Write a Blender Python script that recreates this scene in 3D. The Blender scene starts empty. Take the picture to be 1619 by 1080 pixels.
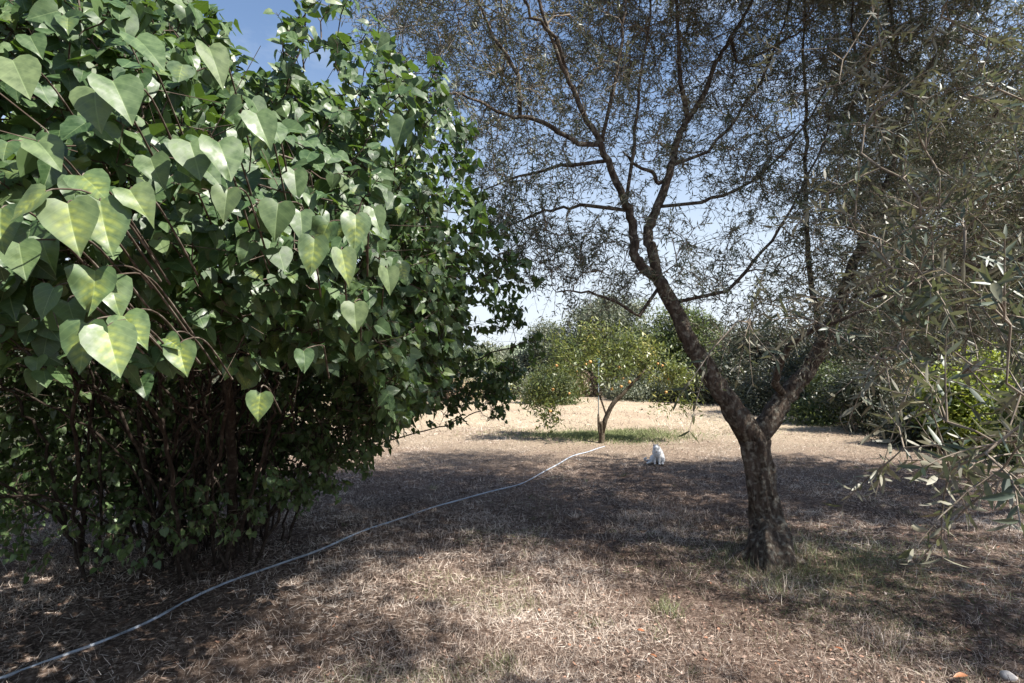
import bpy, math, random
import numpy as np
from mathutils import Vector
RS = np.random.RandomState(11)
random.seed(5)
S = bpy.context.scene

# ------------------------------------------------------------------ camera, sky, sun, exposure
EYE = np.array([0.0, 0.0, 1.6]); F = 900.0; PITCH = math.radians(1.9)
cam_d = bpy.data.cameras.new('camera'); cam = bpy.data.objects.new('camera', cam_d)
S.collection.objects.link(cam); S.camera = cam
cam.location = EYE; cam.rotation_euler = (math.radians(90) + PITCH, 0, 0)
cam_d.sensor_width = 36; cam_d.lens = F / 1619 * 36
cam_d.clip_start = 0.05; cam_d.clip_end = 2000
SUN_EL = math.radians(50)
SHX, SHY = -0.93, 0.37                      # ground direction in which shadows fall
W = bpy.data.worlds.new('World'); S.world = W; W.use_nodes = True
wn = W.node_tree.nodes; wl = W.node_tree.links
sky = wn.new('ShaderNodeTexSky'); sky.sky_type = 'NISHITA'; sky.sun_disc = False
sky.sun_elevation = SUN_EL; sky.sun_rotation = math.atan2(-SHX, -SHY)
sky.air_density = 1.0; sky.dust_density = .7; sky.ozone_density = 1.5
# summer haze low over the horizon and a few thin clouds, part of the sky itself
wtc = wn.new('ShaderNodeTexCoord'); wsx = wn.new('ShaderNodeSeparateXYZ'); wl.new(wtc.outputs['Generated'], wsx.inputs[0])
hzr = wn.new('ShaderNodeMapRange'); hzr.inputs[1].default_value = .02; hzr.inputs[2].default_value = .50; hzr.inputs[3].default_value = .92; hzr.inputs[4].default_value = 0; hzr.interpolation_type = 'SMOOTHSTEP'
wl.new(wsx.outputs[2], hzr.inputs[0])
cmp_ = wn.new('ShaderNodeMapping'); cmp_.inputs['Scale'].default_value = (1, 1, 2.6); wl.new(wtc.outputs['Generated'], cmp_.inputs[0])
cn = wn.new('ShaderNodeTexNoise'); cn.inputs['Scale'].default_value = 3.2; cn.inputs['Detail'].default_value = 8; cn.inputs['Roughness'].default_value = .58; wl.new(cmp_.outputs[0], cn.inputs[0])
cr = wn.new('ShaderNodeMapRange'); cr.inputs[1].default_value = .50; cr.inputs[2].default_value = .75; cr.inputs[4].default_value = .55; wl.new(cn.outputs['Fac'], cr.inputs[0])
mxf = wn.new('ShaderNodeMath'); mxf.operation = 'MAXIMUM'; wl.new(hzr.outputs[0], mxf.inputs[0]); wl.new(cr.outputs[0], mxf.inputs[1])
wm = wn.new('ShaderNodeMix'); wm.data_type = 'RGBA'; wl.new(mxf.outputs[0], wm.inputs[0]); wl.new(sky.outputs[0], wm.inputs[6]); wm.inputs[7].default_value = (4.5, 4.9, 5.4, 1)
wl.new(wm.outputs[2], wn['Background'].inputs[0]); wn['Background'].inputs[1].default_value = 0.080
sun_d = bpy.data.lights.new('sun', 'SUN'); sun = bpy.data.objects.new('sun', sun_d)
S.collection.objects.link(sun); sun_d.energy = 5.0; sun_d.angle = math.radians(0.5); sun_d.color = (1, .95, .87)
sdir = Vector((SHX * math.cos(SUN_EL), SHY * math.cos(SUN_EL), -math.sin(SUN_EL)))
sun.rotation_euler = sdir.to_track_quat('-Z', 'Y').to_euler()
S.view_settings.view_transform = 'Standard'; S.view_settings.look = 'None'
S.view_settings.gamma = 1.0; S.view_settings.exposure = 1.35
S.cycles.max_bounces = 6; S.cycles.diffuse_bounces = 2; S.cycles.transmission_bounces = 3
S.cycles.glossy_bounces = 2; S.cycles.transparent_max_bounces = 4

CP, SP = math.cos(PITCH), math.sin(PITCH)
def P(px, py, Y):
    """the world point at distance Y seen at photo pixel (px, py)"""
    u = (px - 809.5) / F; v = (540 - py) / F
    d = np.array([u, CP - v * SP, SP + v * CP])
    return EYE + d * (Y / d[1])
def proj(p):
    r = p - EYE
    f = r[..., 1] * CP + r[..., 2] * SP; up = -r[..., 1] * SP + r[..., 2] * CP
    f = np.where(f < .02, .02, f)
    return 809.5 + F * r[..., 0] / f, 540 - F * up / f
def G(px, py):
    v = (540 - py) / F; d = np.array([(px - 809.5) / F, CP - v * SP, SP + v * CP])
    p = EYE + d * (-EYE[2] / d[2]); return np.array([p[0], p[1], gz(p[0], p[1])])
def gz(x, y):
    x = np.asarray(x, float); y = np.asarray(y, float)
    return (.018 * np.sin(1.3 * x + .7 * y) + .014 * np.sin(2.9 * y - 1.7 * x + 1) + .008 * np.sin(5.1 * x + 3 * y)
            + .006 * np.sin(9.3 * x - 7.1 * y)) + np.clip((np.hypot(x, y) - 40) / 200, 0, 1) * 2.0
v3 = lambda *a: np.array(a, float)
def unit(a):
    return a / np.maximum(np.linalg.norm(a, axis=-1, keepdims=True), 1e-9)

# ------------------------------------------------------------------ materials
def nodes(name):
    m = bpy.data.materials.new(name); m.use_nodes = True
    return m, m.node_tree.nodes, m.node_tree.links
def mixc(n, l, fac, a, b, mode='MIX'):
    x = n.new('ShaderNodeMix'); x.data_type = 'RGBA'; x.blend_type = mode
    for k, v in ((0, fac), (6, a), (7, b)):
        if isinstance(v, bpy.types.NodeSocket): l.new(v, x.inputs[k])
        else: x.inputs[k].default_value = v if k == 0 else (*v, 1)
    return x.outputs[2]
def ramp(n, l, src, stops):
    r = n.new('ShaderNodeValToRGB'); e = r.color_ramp.elements
    e[0].position, e[0].color = stops[0][0], (*stops[0][1], 1)
    e[1].position, e[1].color = stops[-1][0], (*stops[-1][1], 1)
    for p, c in stops[1:-1]:
        q = e.new(p); q.color = (*c, 1)
    l.new(src, r.inputs[0]); return r.outputs[0]
def attr(n, name):
    a = n.new('ShaderNodeAttribute'); a.attribute_name = name; return a
def math_(n, l, op, a, b=0.0, c=None):
    m = n.new('ShaderNodeMath'); m.operation = op
    for k, v in enumerate((a, b) if c is None else (a, b, c)):
        if isinstance(v, bpy.types.NodeSocket): l.new(v, m.inputs[k])
        else: m.inputs[k].default_value = v
    return m.outputs[0]
def leaf_mat(name, stops, under, trans, fac=.35, rough=.45, spec=.5, veins=False):
    m, n, l = nodes(name); b = n['Principled BSDF']; out = n['Material Output']
    top = ramp(n, l, attr(n, 'rnd').outputs['Fac'], stops)
    if veins:
        uv = n.new('ShaderNodeUVMap'); sp = n.new('ShaderNodeSeparateXYZ'); l.new(uv.outputs[0], sp.inputs[0])
        ax = math_(n, l, 'ABSOLUTE', sp.outputs[0])
        w = math_(n, l, 'SUBTRACT', sp.outputs[1], math_(n, l, 'MULTIPLY', math_(n, l, 'POWER', ax, 1.25), .95))
        s = math_(n, l, 'SINE', math_(n, l, 'MULTIPLY', w, 34.0))
        vein = math_(n, l, 'GREATER_THAN', s, .93)
        mid = math_(n, l, 'LESS_THAN', ax, .014)
        n9 = n.new('ShaderNodeTexNoise'); n9.inputs['Scale'].default_value = 60; n9.inputs['Detail'].default_value = 6
        t9 = n.new('ShaderNodeTexCoord'); l.new(t9.outputs['Object'], n9.inputs[0])
        top = mixc(n, l, .55, top, ramp(n, l, n9.outputs['Fac'], [(.3, (.45, .45, .45)), (.7, (1.5, 1.4, 1.2))]), 'MULTIPLY')
        l.new(ramp(n, l, n9.outputs['Fac'], [(.35, (.36, .36, .36)), (.65, (.62, .62, .62))]), b.inputs['Roughness'])
        vv = math_(n, l, 'MULTIPLY', math_(n, l, 'MAXIMUM', math_(n, l, 'MULTIPLY', vein, .35), mid), .5)
        nz = n.new('ShaderNodeTexNoise'); nz.inputs['Scale'].default_value = 7; l.new(uv.outputs[0], nz.inputs['Vector'])
        inter = math_(n, l, 'SUBTRACT', .55, math_(n, l, 'MULTIPLY', s, .30))
        rim = math_(n, l, 'SUBTRACT', math_(n, l, 'SUBTRACT', 1.0, math_(n, l, 'MULTIPLY', ax, 2.9)), math_(n, l, 'MULTIPLY', math_(n, l, 'POWER', math_(n, l, 'ABSOLUTE', math_(n, l, 'SUBTRACT', sp.outputs[1], .42)), 2.0), 3.0))
        yy = math_(n, l, 'MULTIPLY', math_(n, l, 'MULTIPLY', inter, rim), math_(n, l, 'MULTIPLY', math_(n, l, 'SUBTRACT', nz.outputs['Fac'], .25), 2.6))
        yy = math_(n, l, 'MULTIPLY', yy, attr(n, 'yel').outputs['Fac'])
        cl = n.new('ShaderNodeClamp'); l.new(yy, cl.inputs[0])
        top = mixc(n, l, cl.outputs[0], top, (.42, .46, .07))
        top = mixc(n, l, math_(n, l, 'MULTIPLY', vv, .6), top, (.26, .34, .15))
    geo = n.new('ShaderNodeNewGeometry')
    col = mixc(n, l, geo.outputs['Backfacing'], top, under)
    l.new(col, b.inputs['Base Color']); b.inputs['Roughness'].default_value = rough
    b.inputs['Specular IOR Level'].default_value = spec
    tr = n.new('ShaderNodeBsdfTranslucent')
    l.new(mixc(n, l, .5, top, trans), tr.inputs[0])
    mx = n.new('ShaderNodeMixShader'); mx.inputs[0].default_value = fac
    l.new(b.outputs[0], mx.inputs[1]); l.new(tr.outputs[0], mx.inputs[2]); l.new(mx.outputs[0], out.inputs[0])
    return m
def bark_mat(name, a, b_, c, scale=14, dist=.02, stretch=.35):
    m, n, l = nodes(name); b = n['Principled BSDF']
    tc = n.new('ShaderNodeTexCoord'); mp = n.new('ShaderNodeMapping'); mp.inputs['Scale'].default_value = (1, 1, stretch)
    l.new(tc.outputs['Object'], mp.inputs[0])
    nz = n.new('ShaderNodeTexNoise'); nz.inputs['Scale'].default_value = scale; nz.inputs['Detail'].default_value = 9
    nz.inputs['Roughness'].default_value = .7; l.new(mp.outputs[0], nz.inputs[0])
    n2 = n.new('ShaderNodeTexNoise'); n2.inputs['Scale'].default_value = scale * .9; n2.inputs['Detail'].default_value = 9
    l.new(tc.outputs['Object'], n2.inputs[0])
    base = ramp(n, l, nz.outputs['Fac'], [(.32, a), (.55, b_), (.75, b_)])
    lich = ramp(n, l, n2.outputs['Fac'], [(.50, (0, 0, 0)), (.70, (1, 1, 1))])
    l.new(mixc(n, l, lich, base, c), b.inputs['Base Color']); b.inputs['Roughness'].default_value = .95
    b.inputs['Specular IOR Level'].default_value = .2
    bp = n.new('ShaderNodeBump'); bp.inputs['Strength'].default_value = .9; bp.inputs['Distance'].default_value = dist
    l.new(nz.outputs['Fac'], bp.inputs['Height']); l.new(bp.outputs[0], b.inputs['Normal'])
    return m
def plain(name, col, rough=.6, var=.25, scale=20, spec=.4):
    m, n, l = nodes(name); b = n['Principled BSDF']
    nz = n.new('ShaderNodeTexNoise'); nz.inputs['Scale'].default_value = scale; nz.inputs['Detail'].default_value = 5
    tc = n.new('ShaderNodeTexCoord'); l.new(tc.outputs['Object'], nz.inputs[0])
    l.new(ramp(n, l, nz.outputs['Fac'], [(.3, tuple(c * (1 - var) for c in col)), (.7, tuple(min(1, c * (1 + var)) for c in col))]), b.inputs['Base Color'])
    b.inputs['Roughness'].default_value = rough; b.inputs['Specular IOR Level'].default_value = spec
    bp = n.new('ShaderNodeBump'); bp.inputs['Strength'].default_value = .3; bp.inputs['Distance'].default_value = .01
    l.new(nz.outputs['Fac'], bp.inputs['Height']); l.new(bp.outputs[0], b.inputs['Normal'])
    return m

M = {}
M['lilac'] = leaf_mat('lilac_leaf', [(0, (.022, .052, .017)), (.5, (.044, .088, .032)), (.85, (.085, .135, .055)), (1, (.12, .16, .07))], (.085, .135, .05), (.24, .42, .03), .20, .45, .5, veins=True)
M['olive'] = leaf_mat('olive_leaf', [(0, (.028, .050, .036)), (.5, (.066, .090, .058)), (.88, (.14, .145, .095)), (1, (.26, .20, .12))], (.20, .19, .14), (.26, .28, .10), .2, .46, .45)
M['peach'] = leaf_mat('fruit_tree_leaf', [(0, (.045, .065, .018)), (.5, (.10, .13, .03)), (.85, (.19, .20, .05)), (1, (.34, .30, .08))], (.12, .15, .07), (.28, .33, .05), .27, .42)
M['shrub'] = leaf_mat('shrub_leaf', [(0, (.05, .08, .025)), (.6, (.09, .12, .045)), (1, (.17, .17, .07))], (.12, .15, .07), (.25, .32, .05), .3, .5)
M['yshrub'] = leaf_mat('bright_shrub_leaf', [(0, (.08, .13, .02)), (.5, (.18, .24, .04)), (1, (.34, .34, .07))], (.2, .25, .08), (.45, .5, .05), .42, .5)
M['gshrub'] = leaf_mat('grey_green_leaf', [(0, (.07, .09, .055)), (.6, (.12, .14, .09)), (1, (.20, .20, .13))], (.2, .21, .16), (.22, .26, .1), .25, .5)
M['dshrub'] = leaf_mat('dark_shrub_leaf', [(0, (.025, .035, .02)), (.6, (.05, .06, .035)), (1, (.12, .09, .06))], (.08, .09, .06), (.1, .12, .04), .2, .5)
M['dry'] = leaf_mat('dry_brush_leaf', [(0, (.18, .12, .09)), (.5, (.30, .22, .15)), (1, (.28, .30, .15))], (.3, .25, .18), (.3, .25, .12), .25, .7)
M['litter'] = leaf_mat('fallen_leaf_litter', [(0, (.04, .022, .016)), (.4, (.11, .06, .042)), (.80, (.32, .22, .17)), (.95, (.36, .17, .10)), (1, (.60, .52, .46))], (.26, .2, .16), (.3, .15, .05), .12, .7)
M['weed'] = leaf_mat('weed_leaf', [(0, (.05, .09, .03)), (1, (.13, .18, .05))], (.1, .15, .06), (.2, .3, .05), .3, .5)
M['olive_bark'] = bark_mat('olive_bark', (.016, .012, .009), (.12, .092, .072), (.27, .255, .21), 30, .06, .22)
M['olive_twig'] = bark_mat('olive_twig_bark', (.10, .08, .06), (.22, .18, .14), (.33, .29, .24), 20, .004)
M['lilac_bark'] = bark_mat('lilac_bark', (.018, .013, .010), (.040, .029, .023), (.09, .075, .06), 25, .01)
M['lilac_twig'] = bark_mat('lilac_twig_bark', (.035, .026, .020), (.075, .056, .042), (.20, .17, .14), 25, .004)
M['fruit_bark'] = bark_mat('fruit_bark', (.035, .027, .02), (.09, .07, .05), (.16, .14, .10), 25, .01)
M['grey_bark'] = bark_mat('grey_bark', (.05, .04, .035), (.13, .11, .09), (.2, .18, .15), 12, .01)

# grass: straw to brown along rnd, green along grn
m, n, l = nodes('dry_grass'); b = n['Principled BSDF']
st = ramp(n, l, attr(n, 'rnd').outputs['Fac'], [(0, (.04, .026, .02)), (.35, (.16, .105, .08)), (.62, (.60, .49, .405)), (1, (.86, .77, .68))])
gr = ramp(n, l, attr(n, 'rnd').outputs['Fac'], [(0, (.09, .12, .05)), (1, (.30, .34, .15))])
cc = mixc(n, l, attr(n, 'yel').outputs['Fac'], st, gr)
l.new(cc, b.inputs['Base Color']); b.inputs['Roughness'].default_value = .75; b.inputs['Specular IOR Level'].default_value = .25
tr = n.new('ShaderNodeBsdfTranslucent'); l.new(cc, tr.inputs[0]); mx = n.new('ShaderNodeMixShader'); mx.inputs[0].default_value = .25
l.new(b.outputs[0], mx.inputs[1]); l.new(tr.outputs[0], mx.inputs[2]); l.new(mx.outputs[0], n['Material Output'].inputs[0])
M['grass'] = m
# ground
m, n, l = nodes('dry_ground'); b = n['Principled BSDF']
tc = n.new('ShaderNodeTexCoord')
def nz(scale, det=8, rough=.6, vec=None):
    t = n.new('ShaderNodeTexNoise'); t.inputs['Scale'].default_value = scale; t.inputs['Detail'].default_value = det
    t.inputs['Roughness'].default_value = rough; l.new(vec or tc.outputs['Object'], t.inputs[0]); return t.outputs['Fac']
fine = ramp(n, l, nz(38, 10, .75), [(.36, (.030, .020, .016)), (.50, (.09, .064, .050)), (.57, (.32, .24, .195)), (.68, (.64, .54, .45))])
soil = ramp(n, l, nz(22, 10, .7), [(.3, (.05, .034, .026)), (.5, (.14, .098, .076)), (.7, (.40, .315, .26))])
patch = ramp(n, l, nz(1.1, 4, .6), [(.42, (0, 0, 0)), (.58, (1, 1, 1))])
g1 = mixc(n, l, patch, fine, soil)
far = ramp(n, l, nz(.45, 6, .7), [(.35, (.42, .33, .23)), (.6, (.52, .44, .31)), (.75, (.33, .33, .18))])
sx = n.new('ShaderNodeSeparateXYZ'); l.new(tc.outputs['Object'], sx.inputs[0])
ff = n.new('ShaderNodeMapRange'); ff.inputs[1].default_value = 8; ff.inputs[2].default_value = 14; ff.inputs[4].default_value = .6; l.new(sx.outputs[1], ff.inputs[0])
g2 = mixc(n, l, ff.outputs[0], g1, far)
l.new(g2, b.inputs['Base Color']); b.inputs['Roughness'].default_value = 1; b.inputs['Specular IOR Level'].default_value = .1
bp = n.new('ShaderNodeBump'); bp.inputs['Strength'].default_value = .9; bp.inputs['Distance'].default_value = .03
l.new(nz(30, 12, .8), bp.inputs['Height']); l.new(bp.outputs[0], b.inputs['Normal'])
M['ground'] = m

# ------------------------------------------------------------------ mesh helpers
def link(o, parent=None):
    S.collection.objects.link(o)
    if parent: o.parent = parent
    return o
def tag(o, label=None, cat=None, group=None, kind=None):
    for k, v in (('label', label), ('category', cat), ('group', group), ('kind', kind)):
        if v: o[k] = v
    return o
def empty(name, loc, label, cat, group=None):
    o = bpy.data.objects.new(name, None); o.location = loc; o.empty_display_size = .1
    link(o); return tag(o, label, cat, group)
def mesh(name, V, faces, mat, parent=None, origin=None, smooth=False, rnd=None, yel=None, uv=None):
    """faces: list of int arrays (n,k); V world coords, stored relative to origin"""
    V = np.asarray(V, np.float32)
    og = np.zeros(3) if origin is None else np.asarray(origin, float)
    if parent is not None: og = np.array(parent.matrix_basis.translation)
    me = bpy.data.meshes.new(name); me.vertices.add(len(V)); me.vertices.foreach_set('co', (V - og).astype(np.float32).ravel())
    faces = [np.asarray(f) for f in faces if len(f)]
    idx = np.concatenate([f.ravel() for f in faces]).astype(np.int32)
    cnt = np.concatenate([np.full(len(f), f.shape[1]) for f in faces]).astype(np.int32)
    st = np.concatenate([[0], np.cumsum(cnt)[:-1]]).astype(np.int32)
    me.loops.add(len(idx)); me.loops.foreach_set('vertex_index', idx)
    me.polygons.add(len(cnt)); me.polygons.foreach_set('loop_start', st)
    if smooth: me.polygons.foreach_set('use_smooth', np.ones(len(cnt), bool))
    for nm, a in (('rnd', rnd), ('yel', yel)):
        if a is not None:
            at = me.attributes.new(nm, 'FLOAT', 'POINT'); at.data.foreach_set('value', np.asarray(a, np.float32))
    if uv is not None:
        u = me.uv_layers.new(name='UVMap'); u.data.foreach_set('uv', uv[idx].astype(np.float32).ravel())
    me.update(calc_edges=True); me.validate()
    me.materials.append(mat)
    o = bpy.data.objects.new(name, me)
    if parent is None: o.location = og
    return link(o, parent)

def frame(D, ref=(.31, .17, 1.0)):
    r = np.array(ref); A = np.cross(D, r); small = np.linalg.norm(A, axis=-1) < .15
    A[small] = np.cross(D[small], (1., .2, 0)); A = unit(A); return A, np.cross(D, A)

# heart shaped leaf template: (x, y, z); y along the midrib
def T_heart(hi):
    ol = [(0, 0), (.17, -.10), (.34, -.07), (.46, .08), (.475, .26), (.40, .48), (.25, .70), (.10, .88), (0, 1.02)]
    if not hi: ol = [(0, 0), (.30, -.09), (.48, .14), (.34, .58), (0, 1.02)]
    v = []; f = []
    def z(x, y): return .30 * abs(x) * (1 - .4 * y) - .22 * y * y + .03 * math.sin(y * 9 + x * 5) * abs(x) * 2
    k = len(ol); mid = [(0, o[1] if 0 < i < k - 1 else o[1]) for i, o in enumerate(ol)]
    mid = [(0, max(0, ol[i][1])) if i else (0, 0) for i in range(k)]
    mid = [(0, i / (k - 1) * 1.02) for i in range(k)]
    for s in (-1, 1):
        b0 = len(v)
        for i in range(k): v.append((0, mid[i][1], z(0, mid[i][1])))
        b1 = len(v)
        if hi:
            for i in range(k):
                x, y = ol[i][0] * .55, (ol[i][1] * .55 + mid[i][1] * .45); v.append((s * x, y, z(x, y)))
        b2 = len(v)
        for i in range(k): v.append((s * ol[i][0], ol[i][1], z(ol[i][0], ol[i][1])))
        rows = [b0, b1, b2] if hi else [b0, b2]
        for r0, r1 in zip(rows, rows[1:]):
            for i in range(k - 1):
                q = [r0 + i, r1 + i, r1 + i + 1, r0 + i + 1]
                f.append(q if s > 0 else q[::-1])
    return np.array(v), np.array(f)
def T_lance(hi):
    ys = (0, .16, .42, .72, 1) if hi else (0, .4, 1)
    ws = (.04, .34, .5, .36, .02) if hi else (.05, .5, .03)
    v = []; f = []
    for y, w in zip(ys, ws):
        zc = -.16 * y * y
        if hi: v += [(-w, y, zc + .35 * w * .3), (0, y, zc), (w, y, zc + .35 * w * .3)]
        else: v += [(-w, y, zc + .03), (w, y, zc)]
    c = 3 if hi else 2
    for i in range(len(ys) - 1):
        for j in range(c - 1): f.append([i * c + j, i * c + j + 1, (i + 1) * c + j + 1, (i + 1) * c + j])
    return np.array(v), np.array(f)
def T_blade():
    v = [(-.5, 0, 0), (.5, 0, 0), (-.4, .5, .03), (.4, .5, .03), (0, 1, .16)]
    return np.array(v), [np.array([[0, 1, 3, 2]]), np.array([[2, 3, 4]])]
def leaves(tpl, Pb, D, N, L, Wd, rnd, yel=None, bend=None, skew=None):
    """Wd: width/length ratio. returns V, faces, rnd, yel, uv"""
    tv, tf = tpl; tf = tf if isinstance(tf, list) else [tf]
    D = unit(D); B = unit(np.cross(D, N)); N2 = np.cross(B, D)
    k = len(tv); n_ = len(Pb)
    z = tv[None, :, 2] * (1 if bend is None else bend[:, None])
    xx = np.repeat((tv[None, :, 0] * 1.0), n_, 0) * Wd[:, None]
    if skew is not None:
        xx = xx + skew[:, None] * tv[None, :, 1] ** 2 * .35
        z = z * np.where(tv[None, :, 0] > 0, 1 + 1.5 * skew[:, None], 1 - 1.5 * skew[:, None]) + np.abs(skew[:, None]) * .4 * np.sin(tv[None, :, 1] * 11 + skew[:, None] * 40) * np.abs(tv[None, :, 0])
    V = Pb[:, None] + L[:, None, None] * (xx[..., None] * B[:, None] + tv[None, :, 1, None] * D[:, None] + z[..., None] * N2[:, None])
    off = (np.arange(n_) * k)[:, None, None]
    F_ = [(f[None] + off).reshape(-1, f.shape[1]) for f in tf]
    uv = np.tile(tv[:, :2], (n_, 1))
    y = np.zeros(n_) if yel is None else yel
    return V.reshape(-1, 3), F_, np.repeat(rnd, k), np.repeat(y, k), uv
def joinm(parts):
    V = []; F_ = {}; r = []; y = []; u = []; o = 0
    for v, fs, a, b_, c in parts:
        V.append(v); r.append(a); y.append(b_); u.append(c)
        for f in fs: F_.setdefault(f.shape[1], []).append(f + o)
        o += len(v)
    return np.concatenate(V), [np.concatenate(x) for x in F_.values()], np.concatenate(r), np.concatenate(y), np.concatenate(u)
def foliage(name, parts, mat, parent, smooth=False):
    V, F_, r, y, u = joinm(parts)
    return mesh(name, V, F_, mat, parent, smooth=smooth, rnd=r, yel=y, uv=u)

def spline(pts, sub=6):
    pts = [np.array(p, float) for p in pts]; q = [2 * pts[0] - pts[1]] + pts + [2 * pts[-1] - pts[-2]]; out = []
    for i in range(1, len(q) - 2):
        a, b_, c, d = q[i - 1:i + 3]
        for s in range(sub):
            t = s / sub
            out.append(.5 * (2 * b_ + (c - a) * t + (2 * a - 5 * b_ + 4 * c - d) * t * t + (3 * b_ - a - 3 * c + d) * t ** 3))
    out.append(pts[-1]); return np.array(out)
def tube(pts, rad, sides=10, bump=0.0, seed=0, cap=True):
    pts = np.asarray(pts); n_ = len(pts); T = unit(np.gradient(pts, axis=0))
    a = unit(np.cross(T[0], (.2, .9, .1))); V = []
    ang = np.linspace(0, 2 * np.pi, sides, endpoint=False); arc = 0
    for i in range(n_):
        a = unit(a - T[i] * np.dot(a, T[i])); b_ = np.cross(T[i], a)
        if i: arc += np.linalg.norm(pts[i] - pts[i - 1])
        r = np.full(sides, rad[i])
        if bump:
            r = r * (1 + bump * (.55 * np.sin(3 * ang + seed + arc * 2.2) * np.cos(arc * 3 + seed) + .5 * np.sin(5 * ang + 2 * seed - arc * 3.5)
                     + .30 * np.sin(8 * ang + seed + arc * 9) + .28 * np.sin(13 * ang + 3 * np.sin(arc * 7)) + .2 * np.sin(arc * 23 + 4 * ang)))
        V.append(pts[i] + (np.cos(ang)[:, None] * a + np.sin(ang)[:, None] * b_) * r[:, None])
    V = np.concatenate(V); i = np.arange(n_ - 1)[:, None] * sides; j = np.arange(sides)[None]; k = (j + 1) % sides
    Q = np.stack([i + j, i + k, i + sides + k, i + sides + j], -1).reshape(-1, 4)
    V = np.concatenate([V, pts[[0, -1]]]); c0, c1 = len(V) - 2, len(V) - 1
    jj = np.arange(sides); kk = (jj + 1) % sides; e = (n_ - 1) * sides
    Tr = np.concatenate([np.stack([kk, jj, np.full(sides, c0)], -1), np.stack([e + jj, e + kk, np.full(sides, c1)], -1)])
    return V, [Q, Tr]
def joinv(parts):
    V = []; F_ = {}; o = 0
    for v, fs in parts:
        V.append(v)
        for f in fs: F_.setdefault(f.shape[1], []).append(f + o)
        o += len(v)
    return np.concatenate(V), [np.concatenate(x) for x in F_.values()]

class Skel:
    def __init__(s): s.pos = []; s.par = []; s.ex = []; s.limb = []
    def path(s, pts, radii, parent=-1, sub=5, limb=0, jit=.0):
        """explicit limb; radii per control point. returns indices"""
        q = spline(pts, sub); n_ = len(q); rr = np.interp(np.linspace(0, 1, n_), np.linspace(0, 1, len(radii)), radii)
        ids = []
        for i in range(n_):
            if i and i < n_ - 1 and jit: q[i] += RS.normal(0, jit, 3)
            s.pos.append(q[i]); s.par.append(parent if i == 0 else len(s.pos) - 2); s.ex.append(rr[i]); s.limb.append(limb); ids.append(len(s.pos) - 1)
        return ids
    def grow(s, A, seg=.22, curve=.35, jit=.02, up=0.0, first=0, reach=.75):
        n0 = len(s.pos); cap = n0 + len(A) * 14 + 100
        pos = np.zeros((cap, 3)); pos[:n0] = s.pos; par = list(s.par); n_ = n0
        d0 = np.array([np.min(np.linalg.norm(pos[first:n0] - a, axis=1)) for a in A]); term = []
        for a in A[np.argsort(d0)]:
            dd = np.linalg.norm(pos[first:n_] - a, axis=1); j = int(np.argmin(dd)) + first; d = dd[j - first]
            if d < .04: continue
            pj = pos[j]; pd = pj - pos[par[j]] if par[j] >= 0 else np.array([0, 0, 1.])
            pd = pd / (np.linalg.norm(pd) + 1e-9)
            k = min(12, max(2, int(d / seg) + 1)); c = pj + pd * d * curve + np.array([0, 0, up * d]) + RS.normal(0, .06 * d, 3)
            prev = j
            for t in np.linspace(0, 1, k + 1)[1:]:
                q = (1 - t) ** 2 * pj + 2 * t * (1 - t) * c + t * t * a
                if t < 1: q = q + RS.normal(0, jit, 3)
                pos[n_] = q; par.append(prev); s.limb.append(-1); s.ex.append(0); prev = n_; n_ += 1
            term.append(prev)
        s.pos = list(pos[:n_]); s.par = par; return np.array(term)
    def arrays(s, tip=.003, ex=2.2, cap=.7):
        pos = np.array(s.pos); par = np.array(s.par); n_ = len(pos); acc = np.zeros(n_); rad = np.zeros(n_)
        hasch = np.zeros(n_, bool); hasch[par[par >= 0]] = True; mainc = np.full(n_, -1); best = np.zeros(n_)
        for i in range(n_ - 1, -1, -1):
            r = acc[i] ** (1 / ex) if hasch[i] else tip
            r = max(r, tip)
            if s.ex[i] > 0: r = s.ex[i]
            rad[i] = r; p = par[i]
            if p >= 0:
                acc[p] += r ** ex
                if r > best[p]: best[p] = r; mainc[p] = i
        for i in range(n_):
            p = par[i]
            if p >= 0 and s.ex[i] == 0: rad[i] = min(rad[i], rad[p] * (cap if s.ex[p] > 0 else 1.0))
        s.P, s.R, s.Pa, s.main, s.L = pos, rad, par, mainc, np.array(s.limb)
def edges_mesh(p0, p1, r0, r1, d0, d1, sides=4):
    A0, B0 = frame(d0); A1, B1 = frame(d1); ang = np.linspace(0, 2 * np.pi, sides, endpoint=False) + .4
    c, s_ = np.cos(ang)[None, :, None], np.sin(ang)[None, :, None]
    R0 = p0[:, None] + r0[:, None, None] * (c * A0[:, None] + s_ * B0[:, None])
    R1 = p1[:, None] + r1[:, None, None] * (c * A1[:, None] + s_ * B1[:, None])
    V = np.concatenate([R0, R1], 1).reshape(-1, 3); n_ = len(p0); j = np.arange(sides); k = (j + 1) % sides
    f = np.stack([j, k, sides + k, sides + j], -1)[None] + (np.arange(n_) * 2 * sides)[:, None, None]
    return V, [f.reshape(-1, 4)]
def skel_mesh(s, sides=5):
    P_, R, pa = s.P, s.R, s.Pa; c = np.where((pa >= 0) & (s.L < 0))[0]; p = pa[c]
    D = np.zeros_like(P_); D[:, 2] = 1; ok = pa >= 0; D[ok] = unit(P_[ok] - P_[pa[ok]] + 1e-9)
    mn = (s.main[p] == c) & (s.L[p] < 0)
    d0 = np.where(mn[:, None], D[p], D[c]); r0 = np.where(mn, R[p], np.minimum(R[p], R[c] * 1.25))
    big = np.maximum(r0, R[c]) > .012; out = []
    for msk, sd in ((big, 7), (~big, sides)):
        if msk.any(): out.append(edges_mesh(P_[p][msk], P_[c][msk], r0[msk], R[c][msk], d0[msk], D[c][msk], sd))
    return joinv(out)
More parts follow.
